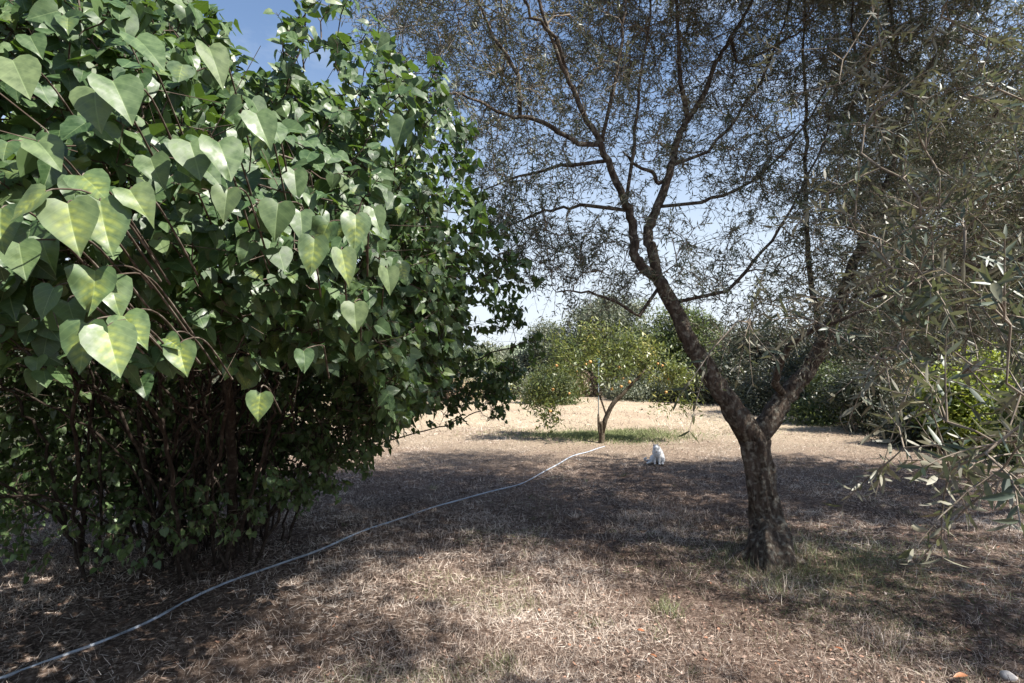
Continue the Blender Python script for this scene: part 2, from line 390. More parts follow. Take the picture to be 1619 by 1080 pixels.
def limb_meshes(s, k, sides=16, bump=.12, seed=0):
    ids = np.where(s.L == k)[0]; P_ = s.P[ids]; R = s.R[ids]
    p = s.Pa[ids[0]]
    if p >= 0: P_ = np.concatenate([s.P[p][None], P_]); R = np.concatenate([[R[0]], R])
    return tube(P_, R, sides, bump, seed)
def twiglets(base, D, Lt, droop, K, pairs, seg=3, side_spread=.75, start=.15):
    """leafy shoots; returns tube edge mesh inputs and leaf base/dir/normal"""
    D = unit(D); n_ = len(base); A, B = frame(D)
    ph = RS.uniform(0, 6.28, n_); bend = (np.cos(ph)[:, None] * A + np.sin(ph)[:, None] * B) * RS.uniform(.0, .35, n_)[:, None]
    dn = np.array([0, 0, -1.0])
    def at(t): return base + (Lt * t)[:, None] * D + (Lt * t * t)[:, None] * (bend + droop * dn)
    def tg(t): return unit(D + 2 * t[:, None] * (bend + droop * dn))
    ts = [np.full(n_, t) for t in np.linspace(0, 1, seg + 1)]
    e = []
    rr = np.linspace(.0024, .0010, seg + 1)
    for i in range(seg): e.append((at(ts[i]), at(ts[i + 1]), np.full(n_, rr[i]), np.full(n_, rr[i + 1]), tg(ts[i]), tg(ts[i + 1])))
    E = [np.concatenate([x[k] for x in e]) for k in range(6)]
    Pb = []; LD = []; LN = []; LT = []
    for i in range(pairs):
        t = np.clip(start + (1 - start) * (i + .5) / pairs + RS.normal(0, .02, n_), 0, 1); q = at(t); T = tg(t)
        a2, b2 = frame(T); rot = ph + i * 1.57 + RS.normal(0, .3, n_)
        sd = np.cos(rot)[:, None] * a2 + np.sin(rot)[:, None] * b2
        for sg in (-1, 1):
            Pb.append(q); LD.append(unit(T * (1 - side_spread + .25) + sg * sd * side_spread + RS.normal(0, .12, (n_, 3)))); LN.append(unit(T * .8 - sg * sd * .4 + RS.normal(0, .25, (n_, 3)) + np.array([0, 0, .5]))); LT.append(t)
    return E, np.concatenate(Pb), np.concatenate(LD), np.concatenate(LN), np.concatenate(LT)

def blob_points(blobs, dens, clump=.25, shell=.0):
    out = []
    for c, r, w in blobs:
        c = np.array(c); r = np.array(r) if np.ndim(r) else np.array([r] * 3)
        n_ = max(3, int(dens * w * 4.19 * np.prod(r))); q = unit(RS.normal(0, 1, (n_, 3)))
        q = q * (shell + (1 - shell) * RS.uniform(0, 1, n_) ** .42)[:, None]
        out.append(c + q * r)
    return np.concatenate(out)

# ------------------------------------------------------------------ ground and hills
def graded(lo, hi, step, grow_):
    a = [0.0]; s_ = step
    while a[-1] < hi:
        a.append(a[-1] + s_)
        if a[-1] > 9: s_ *= grow_
    b_ = [0.0]; s_ = step
    while b_[-1] > lo:
        b_.append(b_[-1] - s_)
        if b_[-1] < -6: s_ *= grow_
    return np.array(sorted(set(a + b_)))
gx = graded(-900, 900, .09, 1.12); gy = graded(-60, 1200, .09, 1.10)
X, Y = np.meshgrid(gx, gy); Z = gz(X, Y)
near = np.clip((14 - np.hypot(X, Y)) / 6, 0, 1)
Z = Z + near * RS.normal(0, .007, X.shape)
V = np.stack([X, Y, Z], -1).reshape(-1, 3); nx, ny = len(gx), len(gy)
i, j = np.meshgrid(np.arange(ny - 1), np.arange(nx - 1), indexing='ij'); a = (i * nx + j).ravel()
o = mesh('ground', V, [np.stack([a, a + 1, a + nx + 1, a + nx], -1)], M['ground'], smooth=True); tag(o, kind='structure')

m, n, l = nodes('wooded_hill'); b = n['Principled BSDF']; tc = n.new('ShaderNodeTexCoord')
t = n.new('ShaderNodeTexNoise'); t.inputs['Scale'].default_value = .25; t.inputs['Detail'].default_value = 8; l.new(tc.outputs['Object'], t.inputs[0])
l.new(ramp(n, l, t.outputs['Fac'], [(.35, (.10, .14, .09)), (.6, (.20, .24, .15)), (.75, (.30, .30, .2))]), b.inputs['Base Color']); b.inputs['Roughness'].default_value = 1
M['hill'] = m
hx = np.linspace(-170, 170, 220); hy = np.linspace(0, 60, 14); X, Y = np.meshgrid(hx, hy)
Z = 1.9 + (Y / 60) ** .7 * (2.6 + 1.2 * np.sin(X * .05 + 1) + .7 * np.sin(X * .13)) + RS.normal(0, .35, X.shape) * (Y > 1) - 2.0 * (Y < 1)
V = np.stack([X, Y + 95, Z], -1).reshape(-1, 3); i, j = np.meshgrid(np.arange(13), np.arange(219), indexing='ij'); a = (i * 220 + j).ravel()
tag(mesh('hills', V, [np.stack([a, a + 1, a + 221, a + 220], -1)], M['hill'], smooth=True), kind='structure')

# ------------------------------------------------------------------ grass
def field(n_, d0, d1, power=1.0, side=.98):
    u = RS.uniform(0, 1, n_); d = (d0 ** (1 - power) + u * (d1 ** (1 - power) - d0 ** (1 - power))) ** (1 / (1 - power)) if power != 1 else d0 * (d1 / d0) ** u
    x = RS.uniform(-1, 1, n_) * (d * side + .6); return x, d
def vnoise(x, y, s=1.0, sd=0):
    r = np.random.RandomState(sd); v = 0
    for k in range(5):
        a = r.uniform(0, 6.28); f = s * (1.7 ** k) * .8; v = v + np.sin((np.cos(a) * x + np.sin(a) * y) * f + r.uniform(0, 6.28)) * .75 ** k
    return v / 2.2
def greenness(x, y):
    pt = G(950, 690); g = np.exp(-(((x - pt[0] + .1) / 2.3) ** 2 + ((y - pt[1]) / 1.3) ** 2) ** 1.5) * .95
    tr = G(1215, 880); g = g + .75 * np.exp(-(((x - tr[0] - .5) / 1.1) ** 2 + ((y - tr[1] - .0) / .6) ** 2))
    g = g + .5 * np.exp(-(((x - 2.5) / .9) ** 2 + ((y - 3.9) / .7) ** 2)) + .35 * np.exp(-(((x - 6.5) / 4) ** 2 + ((y - 13.5) / 1.6) ** 2))
    g = g + .25 * (vnoise(x, y, 2.2, 4) > .75)
    return np.clip(g, 0, .96)
parts = []
for n_, d0, d1, pw, lo, hi, wd in ((230000, 2.3, 6.0, .9,   .025, .085, .0026), (120000, 5.5, 13, 1.4, .025, .07, .0036), (70000, 12, 34, 1.6, .05, .13, .010)):
    x, y = field(n_, d0, d1, pw)
    vn = vnoise(x, y, 1.6, 2) + .5 * vnoise(x, y, 6, 3)
    bare = np.exp(-(((x + 2.2) / 1.5) ** 2 + ((y - 3.3) / .9) ** 2))      # trodden bare earth, lower left
    keep = RS.uniform(0, 1, n_) < np.clip(.62 + .45 * vn, .12, 1) * (1 - .75 * bare)
    x, y, vn = x[keep], y[keep], vn[keep]; k = len(x)
    flat = RS.uniform(0, 1, k) < .62
    D = RS.normal(0, 1, (k, 3)); D[:, 2] = np.where(flat, RS.uniform(.0, .35, k), RS.uniform(.8, 2.4, k)); D = unit(D)
    L = RS.uniform(lo, hi, k) * np.where(vn > .6, 1.35, 1) * (1 + .8 * greenness(x, y) * (y > 4)); Wd = RS.uniform(.6, 1.4, k) * wd * np.clip(y / ((d0 + d1) / 2), .55, 1.6)
    Pb = np.stack([x, y, gz(x, y) + np.where(flat, RS.uniform(.001, .010, k), -.002)], -1)
    gn = (RS.uniform(0, 1, k) < greenness(x, y)).astype(float) * RS.uniform(.55, 1, k)
    rn = np.clip(RS.beta(2.0, 1.8, k) + .18 * vnoise(x, y, 1.0, 9), 0, 1)
    N = unit(RS.normal(0, 1, (k, 3)) + np.array([0, 0, .8]))
    rn = np.clip(rn + .22 * vnoise(x, y, 5, 21), 0, 1)
    parts.append(leaves(T_blade(), Pb, D, N, L, Wd / L, rn, gn, bend=RS.uniform(-1.5, 1.5, k)))
cx, cy = field(5200, 2.3, 9.5, 1.2); kc = RS.uniform(0, 1, 5200) < np.clip(.35 + .5 * vnoise(cx, cy, 1.4, 31), .05, 1) * (1 - .8 * np.exp(-(((cx + 2.2) / 1.5) ** 2 + ((cy - 3.3) / .9) ** 2)))
cx, cy = cx[kc], cy[kc]; nb = 16; k = len(cx) * nb; hgt = np.repeat(RS.uniform(.03, .085, len(cx)), nb); rad = np.repeat(RS.uniform(.01, .045, len(cx)), nb)
x = np.repeat(cx, nb) + RS.normal(0, 1, k) * rad; y = np.repeat(cy, nb) + RS.normal(0, 1, k) * rad
D = RS.normal(0, .75, (k, 3)); D[:, 2] = 1; D[:, 0] += np.repeat(RS.normal(0, .5, len(cx)), nb); L = hgt * RS.uniform(.5, 1.2, k)
rn = np.clip(np.repeat(RS.uniform(.1, .85, len(cx)), nb) + RS.normal(0, .18, k), 0, 1); gn = (np.repeat(RS.uniform(0, 1, len(cx)), nb) < greenness(x, y) + .03) * .8
parts.append(leaves(T_blade(), np.stack([x, y, gz(x, y) - .003], -1), D, unit(RS.normal(0, 1, (k, 3))), L, RS.uniform(.0015, .0035, k) * np.clip(y / 4, .8, 2) / L, rn, gn, bend=RS.uniform(-1, 3, k)))
pt = G(950, 690); k = 9000; x = pt[0] + .1 + RS.normal(0, .8, k); y = pt[1] + .15 + RS.normal(0, .42, k); D = RS.normal(0, .6, (k, 3)); D[:, 2] = 1; L = RS.uniform(.03, .10, k)
parts.append(leaves(T_blade(), np.stack([x, y, gz(x, y)], -1), D, unit(RS.normal(0, 1, (k, 3))), L, RS.uniform(.007, .014, k) / L, RS.uniform(.1, 1, k), np.full(k, .95), bend=RS.uniform(-1, 3, k)))
g = foliage('dry_grass', parts, M['grass'], None); tag(g, 'short dry straw coloured grass covering the clearing', 'grass', kind='stuff')
# leaf litter
x, y = field(34000, 2.3, 14, 1.2); k = len(x)
keep = RS.uniform(0, 1, k) < np.clip(.35 + .5 * np.exp(-(((x - 2.8) / 3) ** 2 + ((y - 6) / 3) ** 2)) + .2 * vnoise(x, y, 1.5, 6), 0.05, 1); x, y = x[keep], y[keep]; k = len(x)
D = RS.normal(0, 1, (k, 3)); D[:, 2] = RS.uniform(-.05, .3, k)
N = RS.normal(0, .35, (k, 3)); N[:, 2] = 1; L = RS.uniform(.010, .032, k)
lit = foliage('leaf_litter', [leaves(T_lance(True), np.stack([x, y, gz(x, y) + RS.uniform(.006, .016, k)], -1), D, N, L, RS.uniform(.28, .6, k), RS.uniform(0, 1, k) ** 1.1, bend=RS.uniform(-2, 2, k))], M['litter'], None)
tag(lit, 'small curled brown leaves scattered over the ground under the olive', 'leaf litter', kind='stuff')

# ------------------------------------------------------------------ olive trees
def leaf_stage(t_parts, base, D, dist, Lleaf=.052, pairs=7, Lt=(.14, .26), droop=.25, near=False, spread=.7, yellow=0.0, seg=3):
    n_ = len(base); E, Pb, LD, LN, _ = twiglets(base, D, RS.uniform(*Lt, n_), droop, 0, pairs, seg=seg, side_spread=spread)
    k = len(Pb); L = RS.uniform(.6, 1.15, k) * Lleaf
    r = np.clip(RS.beta(1.6, 1.8, k) + yellow, 0, 1)
    return E, leaves(T_lance(near), Pb, LD, LN, L, RS.uniform(.17, .25, k), r, bend=RS.uniform(-.6, 1.3, k))
def twig_mesh(name, s, Es, parent, mat, sides=3):
    ps = [skel_mesh(s, 4)] + [edges_mesh(*E, sides=sides) for E in Es]
    V, F_ = joinv(ps); return mesh(name, V, F_, mat, parent, smooth=True)
def outdirs(s, term, up=.1, rnd=.5):
    d = unit(s.P[term] - s.P[s.Pa[term]]); return unit(d + RS.normal(0, rnd, d.shape) + np.array([0, 0, up]))

base = G(1216, 884)
OA = empty('olive_tree', base, 'gnarled olive tree with a forked lichened trunk standing right of centre', 'tree', 'olive trees')
s = Skel()
def PP(l, d=None):
    return [P(q[0], q[1], q[2] if len(q) > 2 else d) for q in l]
tr = s.path([base + (.02, 0, -.12), base + (.01, 0, .06)] + PP([(1211, 825), (1203, 775), (1196, 725), (1193, 698), (1192, 680)], 4.85), [.24, .172, .126, .106, .106, .120, .07], sub=8, limb=0)
# left limb and its forks
l1 = s.path(PP([(1172, 664), (1150, 636), (1120, 590), (1090, 538), (1062, 480), (1040, 442)], 4.83), [.105, .088, .075, .068, .06, .055], parent=tr[-9], limb=1, jit=.006)
l2 = s.path(PP([(1018, 425, 4.8), (1003, 400, 4.75), (1000, 350, 4.7), (985, 310, 4.6), (960, 255, 4.5), (930, 190, 4.4), (900, 130, 4.3), (872, 60, 4.2), (850, 0, 4.1), (820, -90, 4.0)], 4.7), [.044, .04, .034, .03, .027, .022, .018, .014, .011, .007], parent=l1[-1], limb=2, jit=.008)
l3 = s.path(PP([(1032, 400, 4.85), (1024, 370, 4.9), (1040, 325, 4.95), (1058, 275, 5.0), (1070, 225, 5.05), (1088, 188, 5.1)]), [.045, .042, .038, .034, .031, .028], parent=l1[-1], limb=3, jit=.008)
l4 = s.path(PP([(1080, 150, 5.1), (1073, 100, 5.1), (1072, 40, 5.1), (1065, -40, 5.1)]), [.022, .019, .015, .009], parent=l3[-1], limb=4, jit=.006)
l5 = s.path(PP([(1110, 155, 5.15), (1128, 110, 5.2), (1155, 60, 5.3), (1190, 0, 5.4), (1230, -80, 5.5)]), [.024, .021, .017, .013, .008], parent=l3[-1], limb=5, jit=.006)
l6 = s.path(PP([(915, 228, 4.4), (860, 195, 4.3), (800, 180, 4.2), (740, 152, 4.1), (690, 150, 4.0)]), [.020, .017, .013, .009, .006], parent=l2[22], limb=6, jit=.008)
l7 = s.path(PP([(1040, 290, 5.0), (1030, 272, 4.9), (1005, 262, 4.8), (985, 240, 4.7)]), [.018, .016, .012, .008], parent=l3[14], limb=7, jit=.004)
# right limb and forks
r1 = s.path(PP([(1214, 668), (1236, 632), (1262, 604), (1285, 575), (1300, 540), (1322, 490)], 4.9), [.095, .078, .068, .062, .055, .048], parent=tr[-9], limb=8, jit=.006)
r2 = s.path(PP([(1345, 430, 5.0), (1372, 360, 5.1), (1400, 290, 5.2), (1430, 190, 5.3), (1462, 120, 5.3), (1500, 50, 5.3), (1550, -30, 5.3)]), [.042, .036, .030, .026, .021, .016, .009], parent=r1[-1], limb=9, jit=.008)
r3 = s.path(PP([(1292, 500, 5.1), (1278, 400, 5.3), (1272, 300, 5.4), (1275, 180, 5.5), (1270, 80, 5.5), (1274, -30, 5.5)]), [.026, .022, .018, .015, .012, .008], parent=r1[-8], limb=10, jit=.008)
r4 = s.path(PP([(1225, 606, 4.7), (1240, 560, 4.5), (1290, 520, 4.3), (1370, 490, 4.1)]), [.03, .025, .018, .01], parent=r1[6], limb=11, jit=.006)
NL = 12
for par_, pts_ in ((l2[14], [(1000, 250, 4.7), (1012, 140, 4.8), (1030, 0, 4.8), (1045, -90, 4.8)]), (l2[22], [(968, 150, 4.5), (985, 40, 4.5), (992, -60, 4.5)]), (l2[30], [(880, 60, 4.2), (835, 10, 4.0), (800, -60, 3.9)]),
                   (l3[16], [(1120, 240, 5.2), (1190, 150, 5.3), (1240, 40, 5.4), (1260, -60, 5.4)]), (l3[10], [(1110, 320, 5.0), (1190, 285, 5.1), (1270, 200, 5.2), (1330, 90, 5.2)]), (l1[24], [(1010, 500, 4.8), (945, 465, 4.7), (880, 462, 4.6)]),
                   (l2[12], [(930, 325, 4.8), (860, 335, 4.9), (790, 365, 5.0)]), (l2[20], [(900, 262, 4.6), (830, 275, 4.7), (765, 300, 4.8)]), (l1[20], [(1150, 460, 4.8), (1220, 380, 4.9), (1290, 250, 5.0), (1330, 120, 5.0)]),
                   (r2[14], [(1375, 180, 5.1), (1352, 80, 5.1), (1345, -40, 5.1)]), (r2[20], [(1420, 90, 5.2), (1405, 0, 5.2), (1400, -80, 5.2)]), (r2[8], [(1450, 310, 5.0), (1540, 230, 4.9), (1610, 110, 4.8), (1660, 0, 4.8)]),
                   (l6[8], [(820, 120, 4.2), (770, 40, 4.1), (740, -50, 4.0)]), (l5[10], [(1165, 100, 5.3), (1230, 70, 5.3), (1300, 20, 5.3)]), (r1[24], [(1380, 440, 4.8), (1470, 380, 4.7), (1580, 330, 4.6)])):
    s.path(PP(pts_), [.015, .012, .009, .005], parent=par_, limb=NL, jit=.008); NL += 1
B = lambda px, py, d, r, w=1.0, sy=1.3: (P(px, py, d), (r, r * sy, r * .85), w)
blobs = [B(700, -60, 4.1, .75, .9), B(740, 80, 4.3, .65, .9), B(790, 200, 4.4, .50, 1), B(860, 290, 4.6, .50, 1), B(905, 395, 4.6, .42, .7), B(890, 60, 4.4, .7), B(960, 200, 4.8, .6),
         B(960, 330, 4.9, .45, .8), B(1000, -60, 4.8, .9), B(1080, 60, 5.2, .8), B(1130, 230, 5.2, .6), B(1010, 430, 4.6, .28, .5), B(1150, 400, 5.0, .5, .9), B(1220, 80, 5.4, .85), B(1240, 280, 5.3, .75),
         B(1210, 480, 4.6, .42, 1), B(1290, 420, 5.0, .6), B(1330, 540, 4.5, .42, 1.2), B(1370, 180, 5.3, .95), B(1380, 380, 4.9, .75, 1.2), B(1440, -60, 5.3, 1.1), B(1500, 120, 5.3, 1.0), B(1520, 330, 5.0, .85, 1.2), B(1520, 480, 4.9, .6, 1.3),
         B(1200, -150, 5.2, 1.2, .9), B(950, -250, 4.6, 1.1, .8), B(1120, 540, 4.4, .22, .5)]
blobs += [(v3(2.3, 3.35, 5.2), (1.1, .9, .4), 2.4), (v3(3.9, 3.8, 5.6), (1.7, 1.0, .45), 2.4), (v3(3.6, 4.8, 6.8), (2.3, 1.2, .5), 2.2), (v3(1.7, 4.7, 6.3), (1.4, 1.0, .4), 1.6), (v3(2.2, 3.3, 4.6), (1.7, .6, .3), .9), (v3(2.5, 1.8, 5.0), (1.1, .8, .35), 2.0), (v3(4.7, 3.2, 4.8), (1.6, .6, .4), 1.0), (v3(4.4, 6.6, 6.7), (1.4, 1.3, .5), 1.6),
          B(850, 400, 4.9, .33, 1.6), B(905, 455, 4.9, .30, 1.6), B(980, 455, 5.0, .30, 1.5), B(1000, 370, 5.0, .4, 1.2), B(800, 350, 4.9, .36, 1.3), B(1140, 480, 4.9, .35, 1.2), B(820, 330, 5.2, .42, .9), B(760, 160, 5.2, .6, .7), B(880, 420, 5.2, .34, .8), B(650, 20, 4.8, .5, .8), B(790, 300, 4.6, .35, .8), B(840, 370, 4.8, .38, .8), B(940, 440, 4.9, .3, .8), B(1080, 430, 4.6, .3, .8), B(1060, 350, 4.4, .35, .7)]
blobs = [(np.array(c_) + (0, .35 if c_[2] > 4.0 and c_[1] > 3.5 else 0, 0), r_, w_ * (.72 if (c_[2] - 1.6) < .62 * c_[1] and proj(c_)[0] < 1460 else 1)) for c_, r_, w_ in blobs]
A = blob_points(blobs, 58)
term = s.grow(A, seg=.2, curve=.35, jit=.012, up=.02, first=tr[-1], reach=.9)
s.arrays(tip=.0030, ex=2.12)
mesh('trunk', *limb_meshes(s, 0, 64, .22, 1.0), M['olive_bark'], OA, smooth=True)
for a_, r_, l_ in ((-.5, .055, .50), (.5, .045, .42), (1.7, .05, .4), (2.9, .05, .46), (4.3, .045, .42)):
    dx, dy = math.cos(a_), math.sin(a_); rp = [base + v3(dx * .02 - .01, dy * .02, .20), base + v3(dx * .13, dy * .13, .085), base + v3(dx * .24, dy * .24, .02), base + v3(dx * l_, dy * l_, -.07)]
    q_ = spline(rp, 6); mesh('root', *tube(q_, np.interp(np.linspace(0, 1, len(q_)), [0, .35, 1], [.03, r_, .03]), 18, .2, a_ * 3), M['olive_bark'], OA, smooth=True)
for k in range(1, NL):
    mesh('limb', *limb_meshes(s, k, 14, .10, k), M['olive_bark'], OA, smooth=True)
T3 = np.repeat(term, np.where(proj(s.P[term])[1] < -30, 6, 4)); D3 = outdirs(s, T3, .05, .75)
# shoots also leave the sides of the thin branches
thin = np.where((s.L < 0) & (s.R < .008))[0]; mid = RS.choice(thin, int(len(thin) * .9)); Dm = unit(RS.normal(0, 1, (len(mid), 3)) + np.array([0, 0, .1]) + .5 * unit(s.P[mid] - s.P[s.Pa[mid]]))
Eo, lf = leaf_stage(None, np.concatenate([s.P[T3], s.P[mid]]), np.concatenate([D3, Dm]), 0, Lleaf=.052, pairs=6, Lt=(.14, .38), droop=.18)
print('LEAVES', len(lf[0])//6, len(A))
twig_mesh('twigs', s, [Eo], OA, M['olive_twig'])
foliage('foliage', [lf], M['olive'], OA)

def big_olive(loc, label, limbs, blobs, dens=50, near=False, Lleaf=.05, pairs=6, rep=4, tr_r=.2, cull=None, side=.6):
    T = empty('olive_tree', (loc[0], loc[1], gz(*loc)), label, 'tree', 'olive trees'); s = Skel(); b0 = np.array([loc[0], loc[1], float(gz(*loc))])
    tr = s.path([b0 + (0, 0, -.1), b0 + (.03, 0, .35), b0 + (-.04, .05, .8), b0 + (0, 0, 1.2)], [tr_r * 1.5, tr_r, tr_r * .85, tr_r * .8], sub=5, limb=0)
    for k, q in enumerate(limbs):
        s.path(q, np.linspace(tr_r * .42 if tr_r > .1 else .014, .012 if tr_r > .1 else .005, len(q)), parent=tr[-1], sub=4, limb=k + 1, jit=.01)
    A = blob_points(blobs, dens)
    if cull is not None: A = A[cull(A)]
    term = s.grow(A, seg=.2, curve=.3, jit=.012, first=tr[-1]); s.arrays(tip=.0024, ex=2.35)
    mesh('trunk', *limb_meshes(s, 0, 24, .14, 2.0), M['olive_bark'], T, smooth=True)
    for k in range(len(limbs)): mesh('limb', *limb_meshes(s, k + 1, 10, .08, k), M['olive_bark'], T, smooth=True)
    T3 = np.repeat(term, rep); D3 = outdirs(s, T3, .0, .6); pts = s.P[T3]
    thin = np.where((s.L < 0) & (s.R < .007))[0]; mid = RS.choice(thin, int(len(thin) * side)); Dm = unit(RS.normal(0, 1, (len(mid), 3)) + .5 * unit(s.P[mid] - s.P[s.Pa[mid]]))
    Eo, lf = leaf_stage(None, np.concatenate([pts, s.P[mid]]), np.concatenate([D3, Dm]), 0, Lleaf=Lleaf, pairs=pairs, near=near)
    twig_mesh('twigs', s, [Eo], T, M['olive_twig'], 5 if near else 3)
    foliage('foliage', [lf], M['olive'], T, smooth=near)
    return T
# the olive to the right whose crown closes the right of the picture
c = v3(7.6, 6.4, 0)
big_olive((7.6, 6.4), 'dense olive tree with drooping shaded branches at the right edge behind the nearer olive',
          [[v3(7.3, 6.3, 1.5), v3(6.6, 6.2, 2.3), v3(5.6, 6.1, 3.0), v3(4.9, 6.0, 3.6)], [v3(7.7, 6.6, 1.6), v3(7.6, 7.2, 2.6), v3(7.0, 7.8, 3.8)], [v3(7.5, 6.1, 1.6), v3(6.9, 5.3, 2.4), v3(6.2, 4.6, 3.3)], [v3(7.9, 6.3, 1.8), v3(8.4, 6.0, 3), v3(8.7, 5.8, 4.2)]],
          [((6.0, 6.3, 3.3), (2.0, 1.9, 1.3), 1), ((5.0, 5.9, 4.3), (1.4, 1.6, 1.0), .45), ((7.6, 6.4, 4.0), (2.2, 2.2, 1.4), .9), ((6.2, 7.4, 2.3), (1.7, 1.2, .6), 1), ((5.6, 5.4, 2.25), (1.0, .9, .45), 1), ((5.2, 7.4, 4.1), (1.1, 1.0, .8), 1.2), ((5.1, 3.3, 3.0), (1.3, 1.3, .5), 2.2), ((5.6, 2.2, 3.0), (1.0, .9, .5), 2), ((6.2, 4.2, 3.2), (1.2, 1.2, .6), 1)], dens=40, Lleaf=.058, rep=6)
# the olive beside the camera: its twigs reach in from the right, large in the frame
def cullB(A):
    px, py = proj(A); d = A[:, 1]
    vis = (px > 1000) & (d > .8)
    lim = np.interp(px, [1000, 1250, 1450, 1619, 1800], [1.6, 1.5, 1.2, .9, .8])
    return (d > lim) & (px > 1040) & ((py < 640) | ((px > 1400) & (py < 860)))
bB = [(P(1180, 520, 2.0), (.25, .3, .12), .6), (P(1330, 500, 1.9), (.28, .35, .2), .9), (P(1480, 420, 1.8), (.3, .35, .35), 1.1), (P(1600, 250, 1.8), (.35, .4, .5), 1.1), (P(1480, 130, 2.2), (.4, .4, .4), .6), (P(1340, 60, 2.6), (.35, .4, .35), .4),
      (P(1600, 480, 1.6), (.3, .35, .3), 1.3), (P(1640, 20, 2.0), (.4, .4, .3), .8), (P(1560, 720, 1.15), (.12, .12, .10), 1.5), (P(1640, 620, 1.1), (.12, .15, .2), 1.6), (P(1480, 745, 1.4), (.11, .10, .05), 2.2), (P(1570, 700, 1.35), (.12, .10, .07), 2.2), (P(1590, 770, 1.4), (.10, .10, .04), 1.2), (P(1450, 620, 1.6), (.16, .15, .08), 1.5), (v3(2.6, 1.6, 2.4), (.8, .9, .8), .5), (v3(4.1, -.2, 4.0), (1.3, 1.0, .5), 1.6), (v3(3.5, 1.1, 3.3), (.8, .7, .35), 1.4), (v3(2.7, .85, 4.4), (.8, .6, .3), 1.6), (v3(2.6, -2.0, 3.0), (2.0, 1.0, 1.2), .3), (P(1380, 340, 2.3), (.35, .4, .3), .7), (P(1500, 610, 1.5), (.16, .2, .08), 1.0)]  # blobs overhead and behind the camera are unseen, added to block light
OB = big_olive((3.3, 1.1), 'olive tree beside the viewer whose long dark leaves hang in from the right edge',
          [[v3(3.0, 1.3, 1.45), v3(2.5, 1.6, 1.75), v3(1.9, 1.8, 1.95), P(1500, 430, 1.9), P(1380, 470, 1.95)], [v3(3.1, 1.0, 1.4), v3(2.4, 1.0, 1.55), v3(1.7, 1.05, 1.5), P(1640, 640, 1.15)], [v3(3.5, 1.2, 1.7), v3(3.8, 1.2, 2.6), v3(3.9, .8, 3.5)]],
          bB, dens=62, near=True, Lleaf=.054, pairs=6, rep=2, tr_r=.06, cull=cullB, side=.35)

# ------------------------------------------------------------------ lilac
LC = v3(-2.75, 4.75, 0); LC[2] = gz(LC[0], LC[1])
LB = empty('lilac_bush', LC, 'huge lilac bush with heart shaped green leaves filling the left side of the clearing', 'bush')
s = Skel(); root = s.path([LC + (0, 0, -.15), LC + (0, 0, -.02)], [.12, .10], sub=2, limb=0)
stem_t = [v3(-3.2, .2, 1.9), v3(-4.3, 1.2, 2.0), P(60, 440, 2.3), P(20, 250, 2.6), P(180, 250, 2.4), P(260, 120, 3.0), P(360, 330, 2.6), P(430, 180, 3.2), P(520, 420, 3.2), P(560, 240, 3.6), P(640, 330, 4.0), P(620, 150, 4.2), P(740, 360, 4.9), P(700, 480, 5.2), P(820, 545, 6.0), P(760, 650, 6.4),
          P(470, 560, 3.6), P(-60, 350, 2.8), P(120, 60, 3.2), P(480, 50, 3.8), P(330, 480, 2.6), P(690, 560, 5.8), P(200, 560, 2.6), P(610, 640, 5.9), P(510, 690, 5.0), v3(-3.6, 6.2, 2.6), v3(-4.4, 4.5, 2.4), v3(-3.2, 4.2, 3.2), v3(-2.2, 5.6, 3.0)]
for k in range(40):
    a = RS.uniform(-.6, 3.6); stem_t.append(v3(-2.75 + math.cos(a) * RS.uniform(.5, 1.8), 4.7 + math.sin(a) * RS.uniform(.2, 1.6), RS.uniform(1.6, 2.6)))
for k in range(26): stem_t.append(P(RS.uniform(-80, 520), RS.uniform(480, 640), RS.uniform(3.0, 4.2)))
ns = 0
for k, t in enumerate(stem_t):
    a = RS.uniform(0, 6.28); rr = RS.uniform(.1, .85); b0 = LC + v3(math.cos(a) * rr, math.sin(a) * rr * .8 + .1, -.05)
    b0[:2] += (t[:2] - b0[:2]) * RS.uniform(.02, .15)
    h = t[2]; q = [b0, b0 + (t - b0) * .22 + v3(0, 0, .14 * h), b0 + (t - b0) * .5 + v3(0, 0, .18 * h), b0 + (t - b0) * .78 + v3(0, 0, .10 * h), t]
    q = [q[0]] + [x + RS.normal(0, .06, 3) for x in q[1:-1]] + [t]
    r0 = RS.uniform(.006, .018) if k != 6 else .045
    s.path(q, np.linspace(r0, .006, 5), parent=root[-1], sub=6, limb=k + 1, jit=.012); ns += 1
lim1 = len(s.pos)
